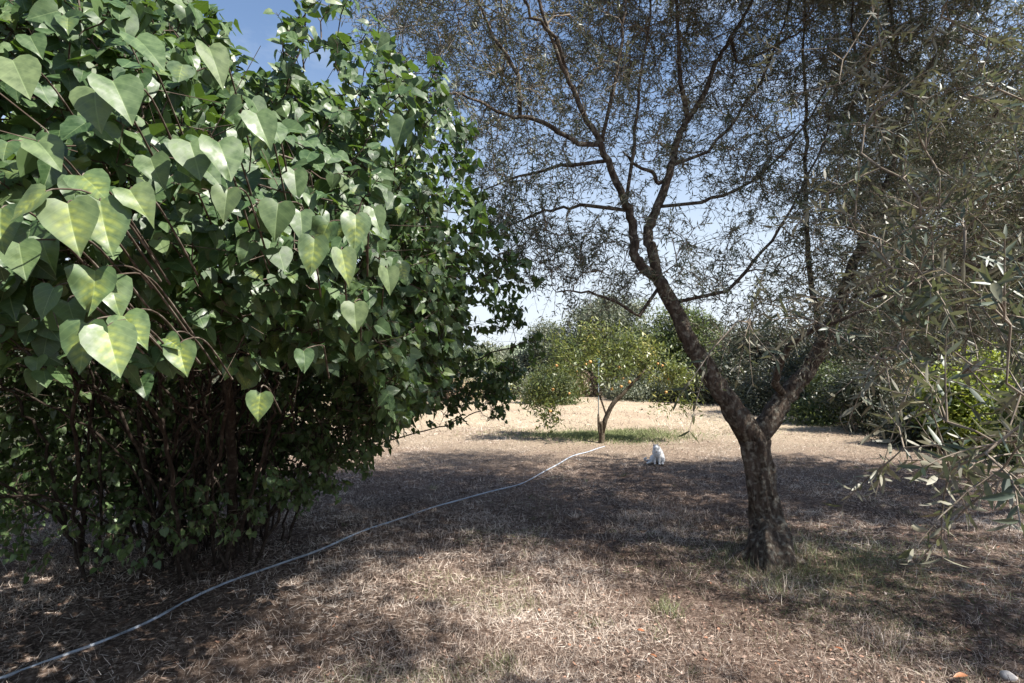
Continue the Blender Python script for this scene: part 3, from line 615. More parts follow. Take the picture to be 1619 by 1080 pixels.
# crown: shell of clumps on a big leaning dome, trimmed to the outline seen
def dome(n_):
    q = unit(RS.normal(0, 1, (n_, 3))); ph = vnoise(q[:, 0] * 9, q[:, 1] * 9 + q[:, 2] * 7, 1, 5)
    r = 1 - np.abs(RS.normal(0, .10, n_)) - .09 * np.clip(-ph, 0, 1)
    return v3(-2.55, 3.75, 1.95) + q * r[:, None] * v3(2.15, 3.1, 1.6), q
SIL = ([-400, 0, 90, 130, 180, 230, 300, 380, 430, 480, 540, 600, 660, 700, 760], [545, 560, 660, 705, 725, 745, 770, 825, 855, 860, 850, 830, 790, 700, 560])
def lilac_ok(A, margin=0):
    px, py = proj(A); d = A[:, 1]
    ok = (px < np.interp(py, *SIL) - 10 + 12 * vnoise(px, py, .05, 8)) & (A[:, 2] > .35) & (A[:, 0] > -5) & (d > .5)
    notch = (px > 345) & (px < 445) & (py < 150 - .6 * np.abs(px - 395)); ok &= ~notch
    dmin = np.interp(px, [-300, 100, 430, 600, 700, 800], [.95, 1.0, 1.3, 1.75, 2.6, 3.8]) - .0
    ok &= d > dmin
    low = np.interp(px, [-300, 60, 300, 420, 560, 640], [540, 560, 570, 560, 560, 700]) + 25 * vnoise(px, py, .06, 12)
    ok &= (py < low) | ((d > 4.2) & (RS.uniform(0, 1, len(px)) < np.where(px > 540, 1, .85)) | ((d > 3.4) & (px < 530 - .6 * (py - 640)) & (py < 900) & (RS.uniform(0, 1, len(px)) < np.interp(d, [3.4, 4.8], [.06, .85]))))
    top = (py > 25 + 60 * vnoise(px, px * 0, .02, 3)) | (px < 330) | (px > 440)           # the notch of sky at the top
    return ok & top
A1, q1 = dome(15000); A1 = A1[lilac_ok(A1)]
LBl = lambda px, py, d, r, w=1.0, f=(1, 1, .8): (P(px, py, d), np.array(f) * r, w)
A2 = blob_points([LBl(110, 200, 1.5, .35), LBl(60, 60, 1.7, .4), LBl(230, 130, 1.8, .4), LBl(300, 280, 1.6, .3), LBl(200, 360, 1.5, .28), LBl(60, 420, 1.4, .25), LBl(430, 330, 1.7, .3), LBl(480, 230, 2.0, .35), LBl(540, 130, 2.5, .4), LBl(470, 30, 2.6, .4), LBl(560, 330, 2.1, .3), LBl(640, 210, 2.9, .35), LBl(650, 380, 2.8, .4),
                  LBl(160, 20, 2.2, .5), LBl(560, 20, 2.9, .4, .6), LBl(330, 420, 1.7, .25), LBl(450, 440, 1.9, .3), LBl(560, 450, 2.4, .35), LBl(660, 300, 3.2, .45), LBl(720, 400, 3.8, .45), LBl(640, 480, 3.4, .4)], 130)
A2 = A2[lilac_ok(A2)]
A3 = blob_points([LBl(800, 420, 4.8, .38), LBl(740, 320, 4.2, .42), LBl(700, 220, 3.9, .4), LBl(740, 450, 5.2, .5, .8), LBl(800, 545, 6.0, .35, .6), LBl(690, 600, 6.4, .42, 5), LBl(770, 615, 6.4, .40, 6), LBl(800, 655, 6.4, .22, 8), LBl(640, 540, 5.6, .5, 3), LBl(610, 600, 6.2, .38, 4), LBl(730, 560, 6.4, .3, 3), LBl(815, 590, 6.3, .24, 7), LBl(700, 645, 6.2, .25, 6), LBl(640, 650, 5.9, .2, 3), LBl(835, 545, 6.2, .2, 5), LBl(790, 500, 5.8, .3, 3), LBl(560, 560, 4.6, .45, .8), LBl(500, 640, 4.8, .35, .7), LBl(470, 720, 4.6, .3, .35),
                  LBl(200, 720, 4.6, .6, 1.1), LBl(60, 640, 4.2, .7, 1.8), LBl(40, 790, 4.4, .55, 2.4), LBl(150, 800, 4.9, .5, 2.4), LBl(250, 720, 5.2, .7, 1.6), LBl(330, 640, 4.6, .7, 1), LBl(330, 800, 5.0, .5, 1.5), LBl(420, 720, 5.0, .4, 1.4), LBl(100, 560, 4.4, .8, .9), LBl(480, 640, 4.8, .4, 1.5), LBl(840, 410, 5.0, .25, .9), LBl(870, 515, 6.2, .16, 1.1), LBl(640, 130, 3.4, .5), LBl(680, 260, 3.9, .5), LBl(760, 400, 4.6, .5), LBl(700, 520, 5.2, .5)], 80)
A3 = A3[lilac_ok(A3 - 0)]
A4 = blob_points([((-3.3, -1.2, 1.9), (1.1, 2.0, 1.7), 1), ((-4.6, 1.0, 1.8), (1.0, 1.8, 1.7), 1)], 26, shell=.5)  # unseen foliage behind and beside the camera, added to cut skylight from there
term = s.grow(np.concatenate([A1, A2, A3, A4]), seg=.2, curve=.25, jit=.012, first=root[-1] + 1)
s.arrays(tip=.0022, ex=2.6)
for k in range(1, ns + 1): mesh('stem', *limb_meshes(s, k, 9, .10, k), M['lilac_bark'], LB, smooth=True)
mesh('root_stock', *limb_meshes(s, 0, 20, .2, 3), M['lilac_bark'], LB, smooth=True)
T3 = term; Pt = s.P[T3]; cen = v3(-2.55, 3.9, 1.6)
out = unit(Pt - cen)
D3 = unit(unit(s.P[T3] - s.P[s.Pa[T3]]) * .6 + out * .6 + RS.normal(0, .35, Pt.shape) + v3(0, 0, .15))
Lt = RS.uniform(.07, .17, len(T3)); E, Pb, LD, LN, tt = twiglets(Pt, D3, Lt, .15, 0, 3, seg=2, side_spread=.85, start=.05)
E[2] *= 1.2; E[3] *= 1.4
k = len(Pb); oo = unit(Pb - cen); sunv = -np.array(sdir)
pet = unit(LD + .35 * oo + v3(0, 0, .15)) * RS.uniform(.012, .03, k)[:, None]; Q = Pb + pet
edges2 = (Pb, Q, np.full(k, .0011), np.full(k, .0009), unit(pet), unit(pet))
LDn = unit(.42 * LD + .22 * oo + v3(0, 0, -.62) + RS.normal(0, .36, (k, 3)))
LNn = unit(.62 * oo + v3(0, -.12, .42) + RS.normal(0, .48, (k, 3)))
dcam = np.linalg.norm(Q - EYE, axis=1); ok = (dcam > 1.35)
pqx, pqy = proj(Q); lit_z = np.clip((540 - pqy) / 120, 0, 1) * np.clip((2.6 - dcam) / .6, 0, 1)
LNn = unit(LNn + lit_z[:, None] * (.45 * sunv + v3(-.1, -.25, 0)))
size = RS.uniform(.038, .066, k) * np.interp(dcam, [1.4, 2.4, 4], [1.12, 1.12, 1.15]) * np.interp(Q[:, 2], [.6, 1.5], [.75, 1])
hi = ok & (dcam < 2.9); lo = ok & ~hi
rr = np.clip(RS.beta(2, 2, k) + .1 * vnoise(Q[:, 0], Q[:, 1] + Q[:, 2], 3, 1), 0, 1); yl = (RS.uniform(0, 1, k) < .10) * RS.uniform(.3, .9, k)
bd = RS.uniform(-.3, 1.6, k)
parts = [leaves(T_heart(h), Q[m_], LDn[m_], LNn[m_], size[m_], RS.uniform(.85, 1.1, m_.sum()), rr[m_], yl[m_], bd[m_], RS.normal(0, .22, m_.sum())) for h, m_ in ((True, hi), (False, lo))]
# large near leaves, one by one: base px, tip px, depth, width ratio, yellow, facing
hero = [(107, 322, 118, 396, .95, 1.02, .9, 0), (158, 318, 168, 400, .99, .92, .8, .15), (72, 303, 12, 348, .93, .75, .9, -.3), (2, 330, -8, 395, .95, .9, .8, 0), (130, 278, 172, 312, 1.02, .9, .7, .1), (205, 300, 235, 345, 1.02, .85, .4, .3),
        (150, 142, 148, 202, 1.05, 1.0, 0, -.2), (178, 128, 208, 182, 1.05, 1.0, 0, .25), (138, 512, 126, 590, 1.0, .92, 1, -.2), (168, 518, 190, 592, 1.0, .95, 1, .2), (196, 500, 228, 545, 1.05, .9, .9, .3), (150, 428, 152, 496, 1.0, .9, .9, -.1), (175, 440, 184, 500, 1.06, .85, .3, .4),
        (30, 385, 38, 440, 1.0, .9, .1, 0), (66, 378, 76, 420, 1.05, .8, .2, .2), (85, 455, 60, 505, 1.0, .9, 0, -.3), (108, 478, 118, 520, 1.06, .9, 0, .2), (283, 545, 290, 592, 1.25, .95, 1, .1), (262, 535, 284, 547, 1.25, .9, .9, -.1), (412, 622, 405, 665, 1.5, 1.0, .9, 0), (560, 480, 562, 523, 1.6, 1.0, 0, 0),
        (497, 378, 494, 436, 1.35, .8, .8, -.1), (540, 396, 552, 450, 1.35, .7, .8, .2), (562, 340, 566, 395, 1.4, .85, .7, 0), (520, 352, 500, 400, 1.45, .8, .5, -.2), (440, 322, 432, 375, 1.4, 1.0, 0, 0), (475, 335, 480, 380, 1.45, .9, 0, .1), (300, 225, 320, 280, 1.2, 1.0, 0, 0), (345, 225, 372, 278, 1.2, 1.0, 0, .2), (238, 250, 250, 292, 1.2, 1.0, .1, 0),
        (405, 180, 425, 228, 1.3, .9, 0, .1), (430, 196, 448, 225, 1.35, 1.0, 0, .3), (360, 300, 352, 345, 1.2, .9, 0, 0), (215, 60, 262, 100, 1.2, .8, 0, .4), (330, 75, 355, 130, 1.3, .7, 0, .3), (640, 190, 622, 232, 1.9, .9, 0, -.2), (590, 330, 600, 365, 1.7, .9, 0, 0), (480, 555, 486, 588, 1.6, .9, 0, 0), (12, 225, 2, 250, 1.0, 1.1, .2, 0), (60, 225, 95, 258, 1.05, .9, 0, .2),
        (100, 560, 112, 560, 1.3, .9, 0, 0), (612, 425, 620, 462, 1.8, .9, 0, .1), (395, 385, 385, 420, 1.5, .9, 0, 0), (250, 380, 262, 400, 1.4, .9, 0, 0), (465, 270, 470, 315, 1.6, .8, 0, .1), (20, 95, 45, 150, 1.1, .9, 0, 0)]
hp = []; he = []
for (bx, by, tx, ty, d, w, yv, tw) in hero:
    b0 = P(bx, by, d); t0 = P(tx, ty, d - .02); Lh = np.linalg.norm(t0 - b0); Dh = (t0 - b0) / Lh
    Nh = unit(v3(.30 + tw, -.80, .52)); hp.append((b0, Dh, Nh, Lh, w, yv))
    dx = RS.uniform(-.04, .03); q_ = spline([b0, b0 + v3(dx * .3, .018, .010), b0 + v3(dx, .075, .018), b0 + v3(dx - .03, .19, -.005), b0 + v3(dx - .09, .42, -.09)], 3)
    for a_, c_ in zip(q_, q_[1:]): he.append((a_, c_))
H = lambda i_: np.array([h[i_] for h in hp])
parts.append(leaves(T_heart(True), H(0), H(1), H(2), H(3), H(4), RS.uniform(.55, .95, len(hp)), H(5), RS.uniform(.4, 1.3, len(hp)), RS.normal(0, .2, len(hp))))
ha = np.array([x[0] for x in he]); hb = np.array([x[1] for x in he]); hd = unit(hb - ha); hr = np.tile(np.linspace(.0010, .0026, 12), len(hp))
# dead, bare twigs inside
dead = RS.choice(np.where((s.R < .012) & (s.P[:, 2] < 2.3))[0], 5200); dD = unit(RS.normal(0, 1, (5200, 3))); dl = RS.uniform(.08, .34, 5200)
de = (s.P[dead], s.P[dead] + dD * dl[:, None], np.full(5200, .0018), np.full(5200, .0009), dD, dD)
V, F_ = joinv([skel_mesh(s, 4), edges_mesh(*E, sides=4), edges_mesh(*edges2, sides=3), edges_mesh(ha, hb, hr, np.roll(hr, -1) * 0 + hr * 1.2, hd, hd, 5), edges_mesh(*de, sides=3)])
mesh('twigs', V, F_, M['lilac_twig'], LB, smooth=True)
foliage('foliage', parts, M['lilac'], LB, smooth=True)

# ------------------------------------------------------------------ generic bush or tree in the background
def bush(name, label, cat, loc, blobs, mat, bark, Lleaf, nleaf, dens=18, trunk_r=.05, trunk_h=.5, ratio=.45, group=None, stems=1, tpl=False, extra=None, rep=3):
    b0 = v3(loc[0], loc[1], float(gz(*loc))); T = empty(name, b0, label, cat, group); s = Skel()
    tops = np.array([bl[0] for bl in blobs], float); cc = tops.mean(0)
    for k in range(stems):
        o_ = v3(*(RS.normal(0, .12 * (stems > 1), 2) * 2), 0); tg = tops[RS.randint(len(tops))] if stems > 1 else v3(b0[0], b0[1], b0[2] + trunk_h)
        if stems > 1: s.path([b0 + o_ - v3(0, 0, .05), b0 + o_ + (tg - b0) * .4 + RS.normal(0, .05, 3), tg], [trunk_r, trunk_r * .7, trunk_r * .3], sub=4, limb=k)
        else: s.path([b0 - v3(0, 0, .06), b0 + v3(RS.normal(0, .04), 0, trunk_h * .5), tg], [trunk_r * 1.3, trunk_r, trunk_r * .85], sub=4, limb=0)
    if extra: s, e0 = extra(s)
    else: e0 = 0
    A = blob_points(blobs, dens); A = A[A[:, 2] > b0[2] + .05]
    term = s.grow(A, seg=.3, curve=.3, jit=.02, first=0 if stems > 1 else 6); s.arrays(tip=.004, ex=2.3)
    nl = int(s.L.max()) + 1
    for k in range(nl): mesh('stem' if stems > 1 else ('trunk' if k == 0 else 'limb'), *limb_meshes(s, k, 10, .08, k), bark, T, smooth=True)
    V, F_ = skel_mesh(s, 3); mesh('branches', V, F_, bark, T, smooth=True)
    nleaf = int(nleaf * (1.45 if name == 'fruit_tree' else 3)); Tm = RS.choice(term, nleaf); sp = RS.normal(0, 1, (nleaf, 3)) * (.55 / dens ** .333) * .75; Pb = s.P[Tm] + sp; Pb[:, 2] = np.maximum(Pb[:, 2], b0[2] + .04)
    D = unit(RS.normal(0, 1, (nleaf, 3)) + v3(0, 0, -.35) + .4 * unit(Pb - cc)); N = unit(RS.normal(0, .6, (nleaf, 3)) + v3(.1, -.2, .6) + .6 * unit(Pb - cc))
    r = np.clip(RS.beta(2, 2, nleaf) + .25 * vnoise(Pb[:, 0] * 2 + Pb[:, 2], Pb[:, 1] + Pb[:, 2] * 2, 1.5, 7), 0, 1)
    foliage('foliage', [leaves(T_lance(tpl), Pb, D, N, RS.uniform(.6, 1.2, nleaf) * Lleaf * (1 if tpl else 1.1), RS.uniform(.8, 1.2, nleaf) * ratio, r, bend=RS.uniform(-1, 1, nleaf))], mat, T)
    return T, s, term
# small fruit tree in mid field
fb = G(950, 698); fy = fb[1]
def fruit_limbs(s):
    s.path(PP([(957, 664), (968, 640), (985, 622), (1003, 603), (1020, 585)], fy), [.050, .045, .038, .030, .02], parent=4, sub=4, limb=1)
    s.path(PP([(950, 690), (947, 676), (946, 655)], fy), [.035, .03, .02], parent=2, sub=3, limb=2)
    s.path(PP([(960, 660), (945, 620), (925, 590), (900, 575)], fy), [.02, .017, .013, .01], parent=6, sub=4, limb=3)
    return s, 0
FBl = lambda px, py, r, w=1., dd=0: (P(px, py, fy + dd), (r, r * .9, r * .75), w)
FT, fs, ft = bush('fruit_tree', 'small fruit tree with orange fruit and drooping branches in the middle of the field', 'tree', (fb[0], fb[1]),
    [FBl(838, 610, .3, 1.6), FBl(880, 545, .35, .7), FBl(860, 632, .36, 2.2), FBl(872, 668, .18, 4), FBl(900, 570, .5), FBl(945, 545, .55, 1, .5), FBl(1000, 560, .6, 1, .2), FBl(1045, 590, .45), FBl(1085, 605, .36), FBl(1042, 640, .15, 4), FBl(960, 590, .4, .9, -.3), FBl(1088, 640, .14, 1.4), FBl(920, 600, .3, .9), FBl(855, 590, .3, .8)],
    M['peach'], M['fruit_bark'], .095, 5200, dens=60, trunk_r=.05, trunk_h=.42, ratio=.30, extra=fruit_limbs)
fm = plain('fruit_skin', (.50, .27, .09), .5, .45, 6)
fr_px = [(912, 587), (880, 578), (933, 572), (978, 581), (985, 598), (995, 604), (967, 615), (1047, 578), (1057, 599), (874, 616), (900, 622), (982, 611), (1053, 620), (1040, 575), (926, 576), (870, 650)]
def ball(c, r, squash=.95):
    t = np.linspace(0, np.pi, 9); u = np.linspace(0, 2 * np.pi, 12, endpoint=False); tt_, uu = np.meshgrid(t, u, indexing='ij')
    rr_ = r * (1 - .12 * np.exp(-(tt_ / .35) ** 2)) * (1 - .06 * np.exp(-((uu - 3) / .25) ** 2))
    V = np.stack([rr_ * np.sin(tt_) * np.cos(uu), rr_ * np.sin(tt_) * np.sin(uu), rr_ * np.cos(tt_) * squash], -1).reshape(-1, 3) + c
    i, j = np.meshgrid(np.arange(8), np.arange(12), indexing='ij'); k = (j + 1) % 12
    return V, [np.stack([i * 12 + j, i * 12 + 12 + j, i * 12 + 12 + k, i * 12 + k], -1).reshape(-1, 4)]
fb_loc = np.array(FT.location)
for (x_, y_) in fr_px:
    c = P(x_, y_, fy - RS.uniform(.0, .42)); rf = RS.uniform(.024, .034)
    V, F_ = ball(v3(0, 0, 0), rf); fo = mesh('fruit', V, F_, fm, None, smooth=True); fo.parent = FT; fo.location = c - fb_loc
    V, F_ = tube([v3(0, 0, rf * .8), v3(.003, 0, rf + .02), v3(.012, .004, rf + .05)], [.0025, .002, .002], 6); so = mesh('stalk', V, F_, M['fruit_bark'], None, smooth=True); so.parent = fo

# background trees and shrubs: name, label, cat, px, ground depth, top py, half width px, mat, leaf, n, group
def bt(name, label, cat, px, d, top, hw, mat, Lf, nleaf, low=.1, stems=1, tr=.09, group=None, dens=10, ratio=.45, bark='grey_bark', lobes=7, depthf=.8):
    x0 = (px - 809.5) / F * d; ztop = P(px, top, d)[2]; w = hw / F * d; g0 = float(gz(x0, d)); H_ = ztop - g0; z0 = g0 + H_ * low; bl = []
    for k in range(lobes):
        a = RS.uniform(-1, 1); rr = RS.uniform(.36, .52); hgt = z0 + (ztop - z0) * RS.uniform(.2, .80) * (1 - .45 * a * a)
        rz = (ztop - z0) * .25; bl.append(((x0 + a * w * .62, d + RS.uniform(-1, 1) * w * .5 * depthf, min(hgt, ztop - rz)), (w * rr, w * rr * depthf, rz), 1))
    bl.append(((x0, d, z0 + (ztop - z0) * .74), (w * .5, w * .5 * depthf, (ztop - z0) * .27), 1)); bl.append(((x0, d, z0 + (ztop - z0) * .35), (w * .85, w * .8 * depthf, (ztop - z0) * .3), 1))
    vol = sum(4.19 * np.prod(b_[1]) for b_ in bl); dn = min(dens, 900 / vol)
    return bush(name, label, cat, (x0, d), bl, M[mat], M[bark], Lf, nleaf, dens=dn, trunk_r=tr, trunk_h=max(.3, H_ * .28), ratio=ratio, stems=stems, group=group)
GT = 'trees beyond the field'; GS = 'shrubs along the right side of the field'; GL = 'shrubs behind the lilac'
bt('background_tree', 'tall grey green tree rising in the centre beyond the fruit tree', 'tree', 975, 27, 466, 112, 'gshrub', .15, 14000, low=.12, group=GT)
bt('background_tree', 'low grey green tree beyond the field just left of the fruit tree', 'tree', 865, 29, 512, 62, 'gshrub', .14, 6000, low=.05, group=GT)
bt('background_tree', 'fresh green tree behind the left limb of the forked olive', 'tree', 1075, 24, 478, 85, 'shrub', .13, 8000, low=.06, group=GT)
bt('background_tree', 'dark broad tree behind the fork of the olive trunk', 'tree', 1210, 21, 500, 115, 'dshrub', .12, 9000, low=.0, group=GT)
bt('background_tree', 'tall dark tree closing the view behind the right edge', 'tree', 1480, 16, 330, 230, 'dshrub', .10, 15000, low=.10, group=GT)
bt('background_tree', 'pale green tree seen through the low leaves of the lilac', 'tree', 660, 30, 545, 110, 'gshrub', .15, 7000, low=.02, group=GT)
bt('background_tree', 'distant rounded tree at the far end of the gap right of the lilac', 'tree', 775, 44, 548, 70, 'gshrub', .2, 6000, low=.0, group=GT)
bt('background_tree', 'dark green tree behind the stems of the lilac', 'tree', 470, 22, 520, 150, 'shrub', .13, 9000, low=.0, group=GT)
bt('background_tree', 'dull green tree at the back between the lilac and the fruit tree', 'tree', 740, 33, 555, 80, 'shrub', .15, 6000, low=.0, group=GT)
bt('background_tree', 'olive green tree right of the tall central tree', 'tree', 1130, 27, 515, 90, 'gshrub', .13, 7000, low=.0, group=GT)
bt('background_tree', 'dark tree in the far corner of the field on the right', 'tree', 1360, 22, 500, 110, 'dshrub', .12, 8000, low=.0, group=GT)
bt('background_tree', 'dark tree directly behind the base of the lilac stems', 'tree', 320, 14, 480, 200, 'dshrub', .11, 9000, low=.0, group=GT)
rk = np.random.RandomState(8); od = ['first', 'second', 'third', 'fourth', 'fifth', 'sixth', 'seventh', 'eighth', 'ninth', 'tenth']
for k in range(9):
    bt('background_tree', od[k] + ' low tree from the left in the row closing the field', 'tree', 560 + k * 105 + rk.uniform(-20, 20), 36 + rk.uniform(-3, 3), 538 + rk.uniform(-14, 14), 78, 'gshrub' if k % 3 else 'shrub', .20, 3000, low=.0, group=GT)
for k, (px_, d_, tp_, w_, mt) in enumerate([(1290, 17, 555, 80, 'dshrub'), (1400, 16, 540, 90, 'shrub'), (1560, 12.5, 520, 110, 'dshrub'), (700, 23, 588, 75, 'dry'), (790, 24, 580, 60, 'gshrub'), (930, 25.5, 590, 60, 'dry'), (1110, 22, 588, 60, 'dshrub'), (-20, 7.2, 560, 200, 'dshrub'), (200, 8.3, 600, 110, 'dshrub')]):
    bt('shrub', ['dark scrub closing the gap right of the olive trunk', 'leafy scrub behind the twiggy grey brown shrub', 'dark tall scrub behind the yellow green shrub', 'dry scrub at the field edge behind the lilac bough tips', 'grey green scrub between lilac bough tips and fruit tree', 'dry scrub right behind the fruit tree trunk at the field edge', 'dark scrub in shade behind the left limb of the olive', 'dark scrub behind the lilac cut by the left edge', 'dark scrub behind the lilac stems left of their thickest part'][k], 'shrub', px_, d_, tp_, w_, mt, .10 if d_ > 12 else .07, 3200, low=.0, stems=5, tr=.02)
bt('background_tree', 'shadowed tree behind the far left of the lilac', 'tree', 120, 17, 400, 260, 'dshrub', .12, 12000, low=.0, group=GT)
bt('shrub', 'small leaved green shrub behind the right limb of the forked olive', 'shrub', 1318, 14.5, 572, 62, 'shrub', .075, 6500, low=.02, stems=6, tr=.02, group=GS)
bt('shrub', 'grey brown twiggy shrub between the two green shrubs on the right', 'shrub', 1415, 13, 570, 58, 'dry', .06, 3800, low=.0, stems=8, tr=.02, group=GS)
bt('shrub', 'yellow green broad leaved shrub lit by the sun near the right edge', 'shrub', 1530, 10.5, 560, 82, 'yshrub', .085, 4200, low=.12, stems=6, tr=.02, group=GS, ratio=.6)
bt('shrub', 'dark low shrub at the foot of the yellow green shrub', 'shrub', 1480, 11, 640, 90, 'dshrub', .06, 5000, low=.0, stems=7, tr=.015, group=GS)
bt('shrub', 'green shrub cut by the right edge of the frame', 'shrub', 1650, 9.0, 560, 90, 'shrub', .08, 5000, low=.0, stems=6, tr=.02, group=GS)
bt('shrub', 'dark tangled thicket filling the gap between the green and the twiggy shrub', 'shrub', 1368, 12.8, 565, 85, 'dshrub', .07, 5000, low=.0, stems=9, tr=.015, group=GS)
bt('shrub', 'dark green thicket in shade right behind the forked olive trunk', 'shrub', 1215, 17, 590, 70, 'dshrub', .07, 6000, low=.0, stems=7, tr=.02, group=GS)
bt('shrub', 'low grey green shrub at the field edge under the fruit tree crown', 'shrub', 1020, 23, 590, 70, 'gshrub', .09, 5000, low=.0, stems=5, tr=.02)
bt('shrub', 'sunlit green shrub at the field edge left of the fruit tree', 'shrub', 870, 21, 585, 55, 'shrub', .09, 3500, low=.0, stems=5, tr=.02)
bt('dry_bush', 'rounded heap of dry brown brush under the lilac boughs', 'bush', 622, 15.5, 627, 40, 'dry', .05, 3500, low=.0, stems=6, tr=.012)
bt('dry_bush', 'dry grassy bush with green shoots left of the brown brush heap', 'bush', 572, 14.5, 634, 28, 'dry', .05, 2500, low=.0, stems=6, tr=.012)
bt('shrub', 'dark shrub behind the stems of the lilac at the left edge', 'shrub', 60, 8.5, 560, 150, 'dshrub', .07, 7000, low=.0, stems=7, tr=.02, group=GL)
bt('shrub', 'dark shrub behind the middle stems of the lilac', 'shrub', 320, 9.5, 590, 130, 'dshrub', .07, 7000, low=.0, stems=7, tr=.02, group=GL)

# ------------------------------------------------------------------ hose
hz = [(-60, 1100), (0, 1077), (100, 1036), (230, 985), (330, 937), (440, 893), (520, 868), (600, 834), (680, 807), (740, 786), (800, 770), (850, 751), (900, 728), (943, 711), (956, 705)]
hq = spline([G(a_, b_) for a_, b_ in hz], 10); hq[:, 2] = gz(hq[:, 0], hq[:, 1]) + .009 + .003 * np.sin(np.arange(len(hq)) * .22)
hm = plain('hose_plastic', (.36, .40, .46), .5, .35, 9, .5)
mesh('hose', *tube(hq, np.full(len(hq), .0085), 12), hm, None, origin=hq[0], smooth=True)
tag(bpy.data.objects['hose'], 'long pale grey blue hose snaking across the grass from lower left to the fruit tree', 'hose')

# ------------------------------------------------------------------ cat
def cat():
    import bmesh
    g0 = G(1038, 735); root = g0.copy(); bm = bmesh.new()
    from mathutils import Matrix
    def ell(c, r, rot=0):
        m_ = Matrix.Translation(c) @ Matrix.Rotation(rot, 4, 'Y') @ Matrix.Diagonal((*r, 1)); bmesh.ops.create_uvsphere(bm, u_segments=16, v_segments=10, radius=1, matrix=m_)
    def caps(a_, b_, r0, r1, k=7):
        for i_ in range(k + 1):
            t = i_ / k; ell([a_[q] * (1 - t) + b_[q] * t for q in range(3)], [r0 * (1 - t) + r1 * t] * 3)
    ell((.045, .11, .105), (.098, .12, .105)); caps((.04, .09, .15), (.005, .02, .245), .088, .064); ell((0, -.015, .19), (.072, .065, .08))
    caps((.0, .0, .262), (-.012, -.05, .272), .056, .045); ell((-.014, -.065, .262), (.047, .048, .045)); caps((-.015, -.085, .245), (-.016, -.112, .222), .028, .018)
    caps((-.01, -.06, .22), (0, -.05, .17), .045, .06)
    caps((.035, -.045, .17), (.038, -.075, .03), .028, .017); ell((.038, -.088, .016), (.019, .028, .015))
    caps((-.035, -.04, .16), (-.032, -.06, .03), .028, .017); ell((-.032, -.074, .016), (.019, .028, .015))
    ell((.095, .04, .075), (.05, .09, .075)); ell((.09, -.06, .018), (.022, .05, .017)); ell((-.055, .06, .07), (.05, .08, .068)); caps((-.075, .02, .035), (-.135, -.035, .025), .026, .018); ell((-.15, -.048, .022), (.024, .02, .017))
    tl = [(-.02, .20, .03), (-.10, .19, .022), (-.17, .14, .03), (-.19, .08, .06), (-.165, .05, .085)]
    for a_, b_ in zip(tl, tl[1:]): caps(a_, b_, .019, .017)
    for sx in (-1, 1):
        bmesh.ops.create_cone(bm, segments=10, radius1=.024, radius2=.004, depth=.060, cap_ends=True, matrix=Matrix.Translation((-.013 + sx * .033, -.048, .322)) @ Matrix.Rotation(sx * .3, 4, 'Y') @ Matrix.Diagonal((1, .5, 1, 1)))
    me = bpy.data.meshes.new('cat'); bm.to_mesh(me); bm.free(); tmp = bpy.data.objects.new('tmp', me); S.collection.objects.link(tmp)
    r = tmp.modifiers.new('r', 'REMESH'); r.mode = 'VOXEL'; r.voxel_size = .0055; r.use_smooth_shade = True
    sm = tmp.modifiers.new('s', 'SMOOTH'); sm.factor = .5; sm.iterations = 5
    dg = bpy.context.evaluated_depsgraph_get(); me2 = bpy.data.meshes.new_from_object(tmp.evaluated_get(dg)); bpy.data.objects.remove(tmp)
    for p_ in me2.polygons: p_.use_smooth = True
    me2.materials.clear(); me2.materials.append(plain('cat_fur', (.74, .73, .72), .9, .05, 60, .2))
    root[2] += .012
    T = empty('cat', root, 'white cat sitting with its head bowed to wash at the edge of the shade', 'cat')
    T.rotation_euler = (0, 0, math.radians(-8)); sc_ = .93; T.scale = (sc_,) * 3
    b_ = bpy.data.objects.new('body', me2); link(b_, T)
    pk = plain('cat_skin', (.42, .24, .2), .7, .1, 30); dk = plain('cat_eye', (.06, .08, .04), .2, .1, 30)
    def part(nm, Vf, mat):
        V, F_ = Vf; q = mesh(nm, V, F_, mat, None, smooth=True); q.parent = T; return q
    part('nose', ball(v3(-.017, -.129, .218), .006), pk)
    for sx in (-1, 1):
        part('eye', ball(v3(-.015 + sx * .019, -.106, .262), .0065), dk)
        e_ = v3(-.013 + sx * .033, -.060, .322)
        V = np.array([e_ + v3(-.012, 0, -.013), e_ + v3(.012, 0, -.013), e_ + v3(sx * .005, .004, .016), e_ + v3(0, .004, -.013)]); part('inner_ear', (V, [np.array([[0, 1, 2], [0, 2, 3], [1, 3, 2], [0, 3, 1]])]), pk)
cat()

# ------------------------------------------------------------------ small things
pm = plain('blue_paint', (.22, .50, .66), .45, .1, 20); gp = plain('grey_pipe', (.16, .20, .21), .5, .1, 20)
st = P(946, 600, 13.4); st[2] = gz(st[0], st[1]); zt = P(946, 570, 13.4)[2]
SK = empty('garden_stake', st, 'thin pipe stake with a light blue head standing behind the fruit tree', 'stake')
mesh('pole', *tube([st + v3(0, 0, -.1), st + v3(0, 0, .7), st * v3(1, 1, 0) + v3(.01, 0, zt - .1)], [.011, .011, .010], 10), gp, SK, smooth=True)
mesh('head', *tube([st * v3(1, 1, 0) + v3(.01, 0, zt - .12), st * v3(1, 1, 0) + v3(.01, 0, zt - .04), st * v3(1, 1, 0) + v3(.012, 0, zt), st * v3(1, 1, 0) + v3(.012, 0, zt + .05)], [.018, .022, .05, .06], 12), pm, SK, smooth=True)
def rock(c, r, seed):
    q = np.random.RandomState(seed); V, F_ = ball(v3(0, 0, 0), 1, 1); nn = unit(V + 1e-6)
    for _ in range(9):
        d = unit(q.normal(0, 1, 3)); h = q.uniform(.55, .9); e = np.maximum(V @ d - h, 0); V = V - e[:, None] * d * .85
    return V * np.array(r) + c, F_
sm_ = plain('pale_stone', (.62, .57, .52), .9, .25, 10)
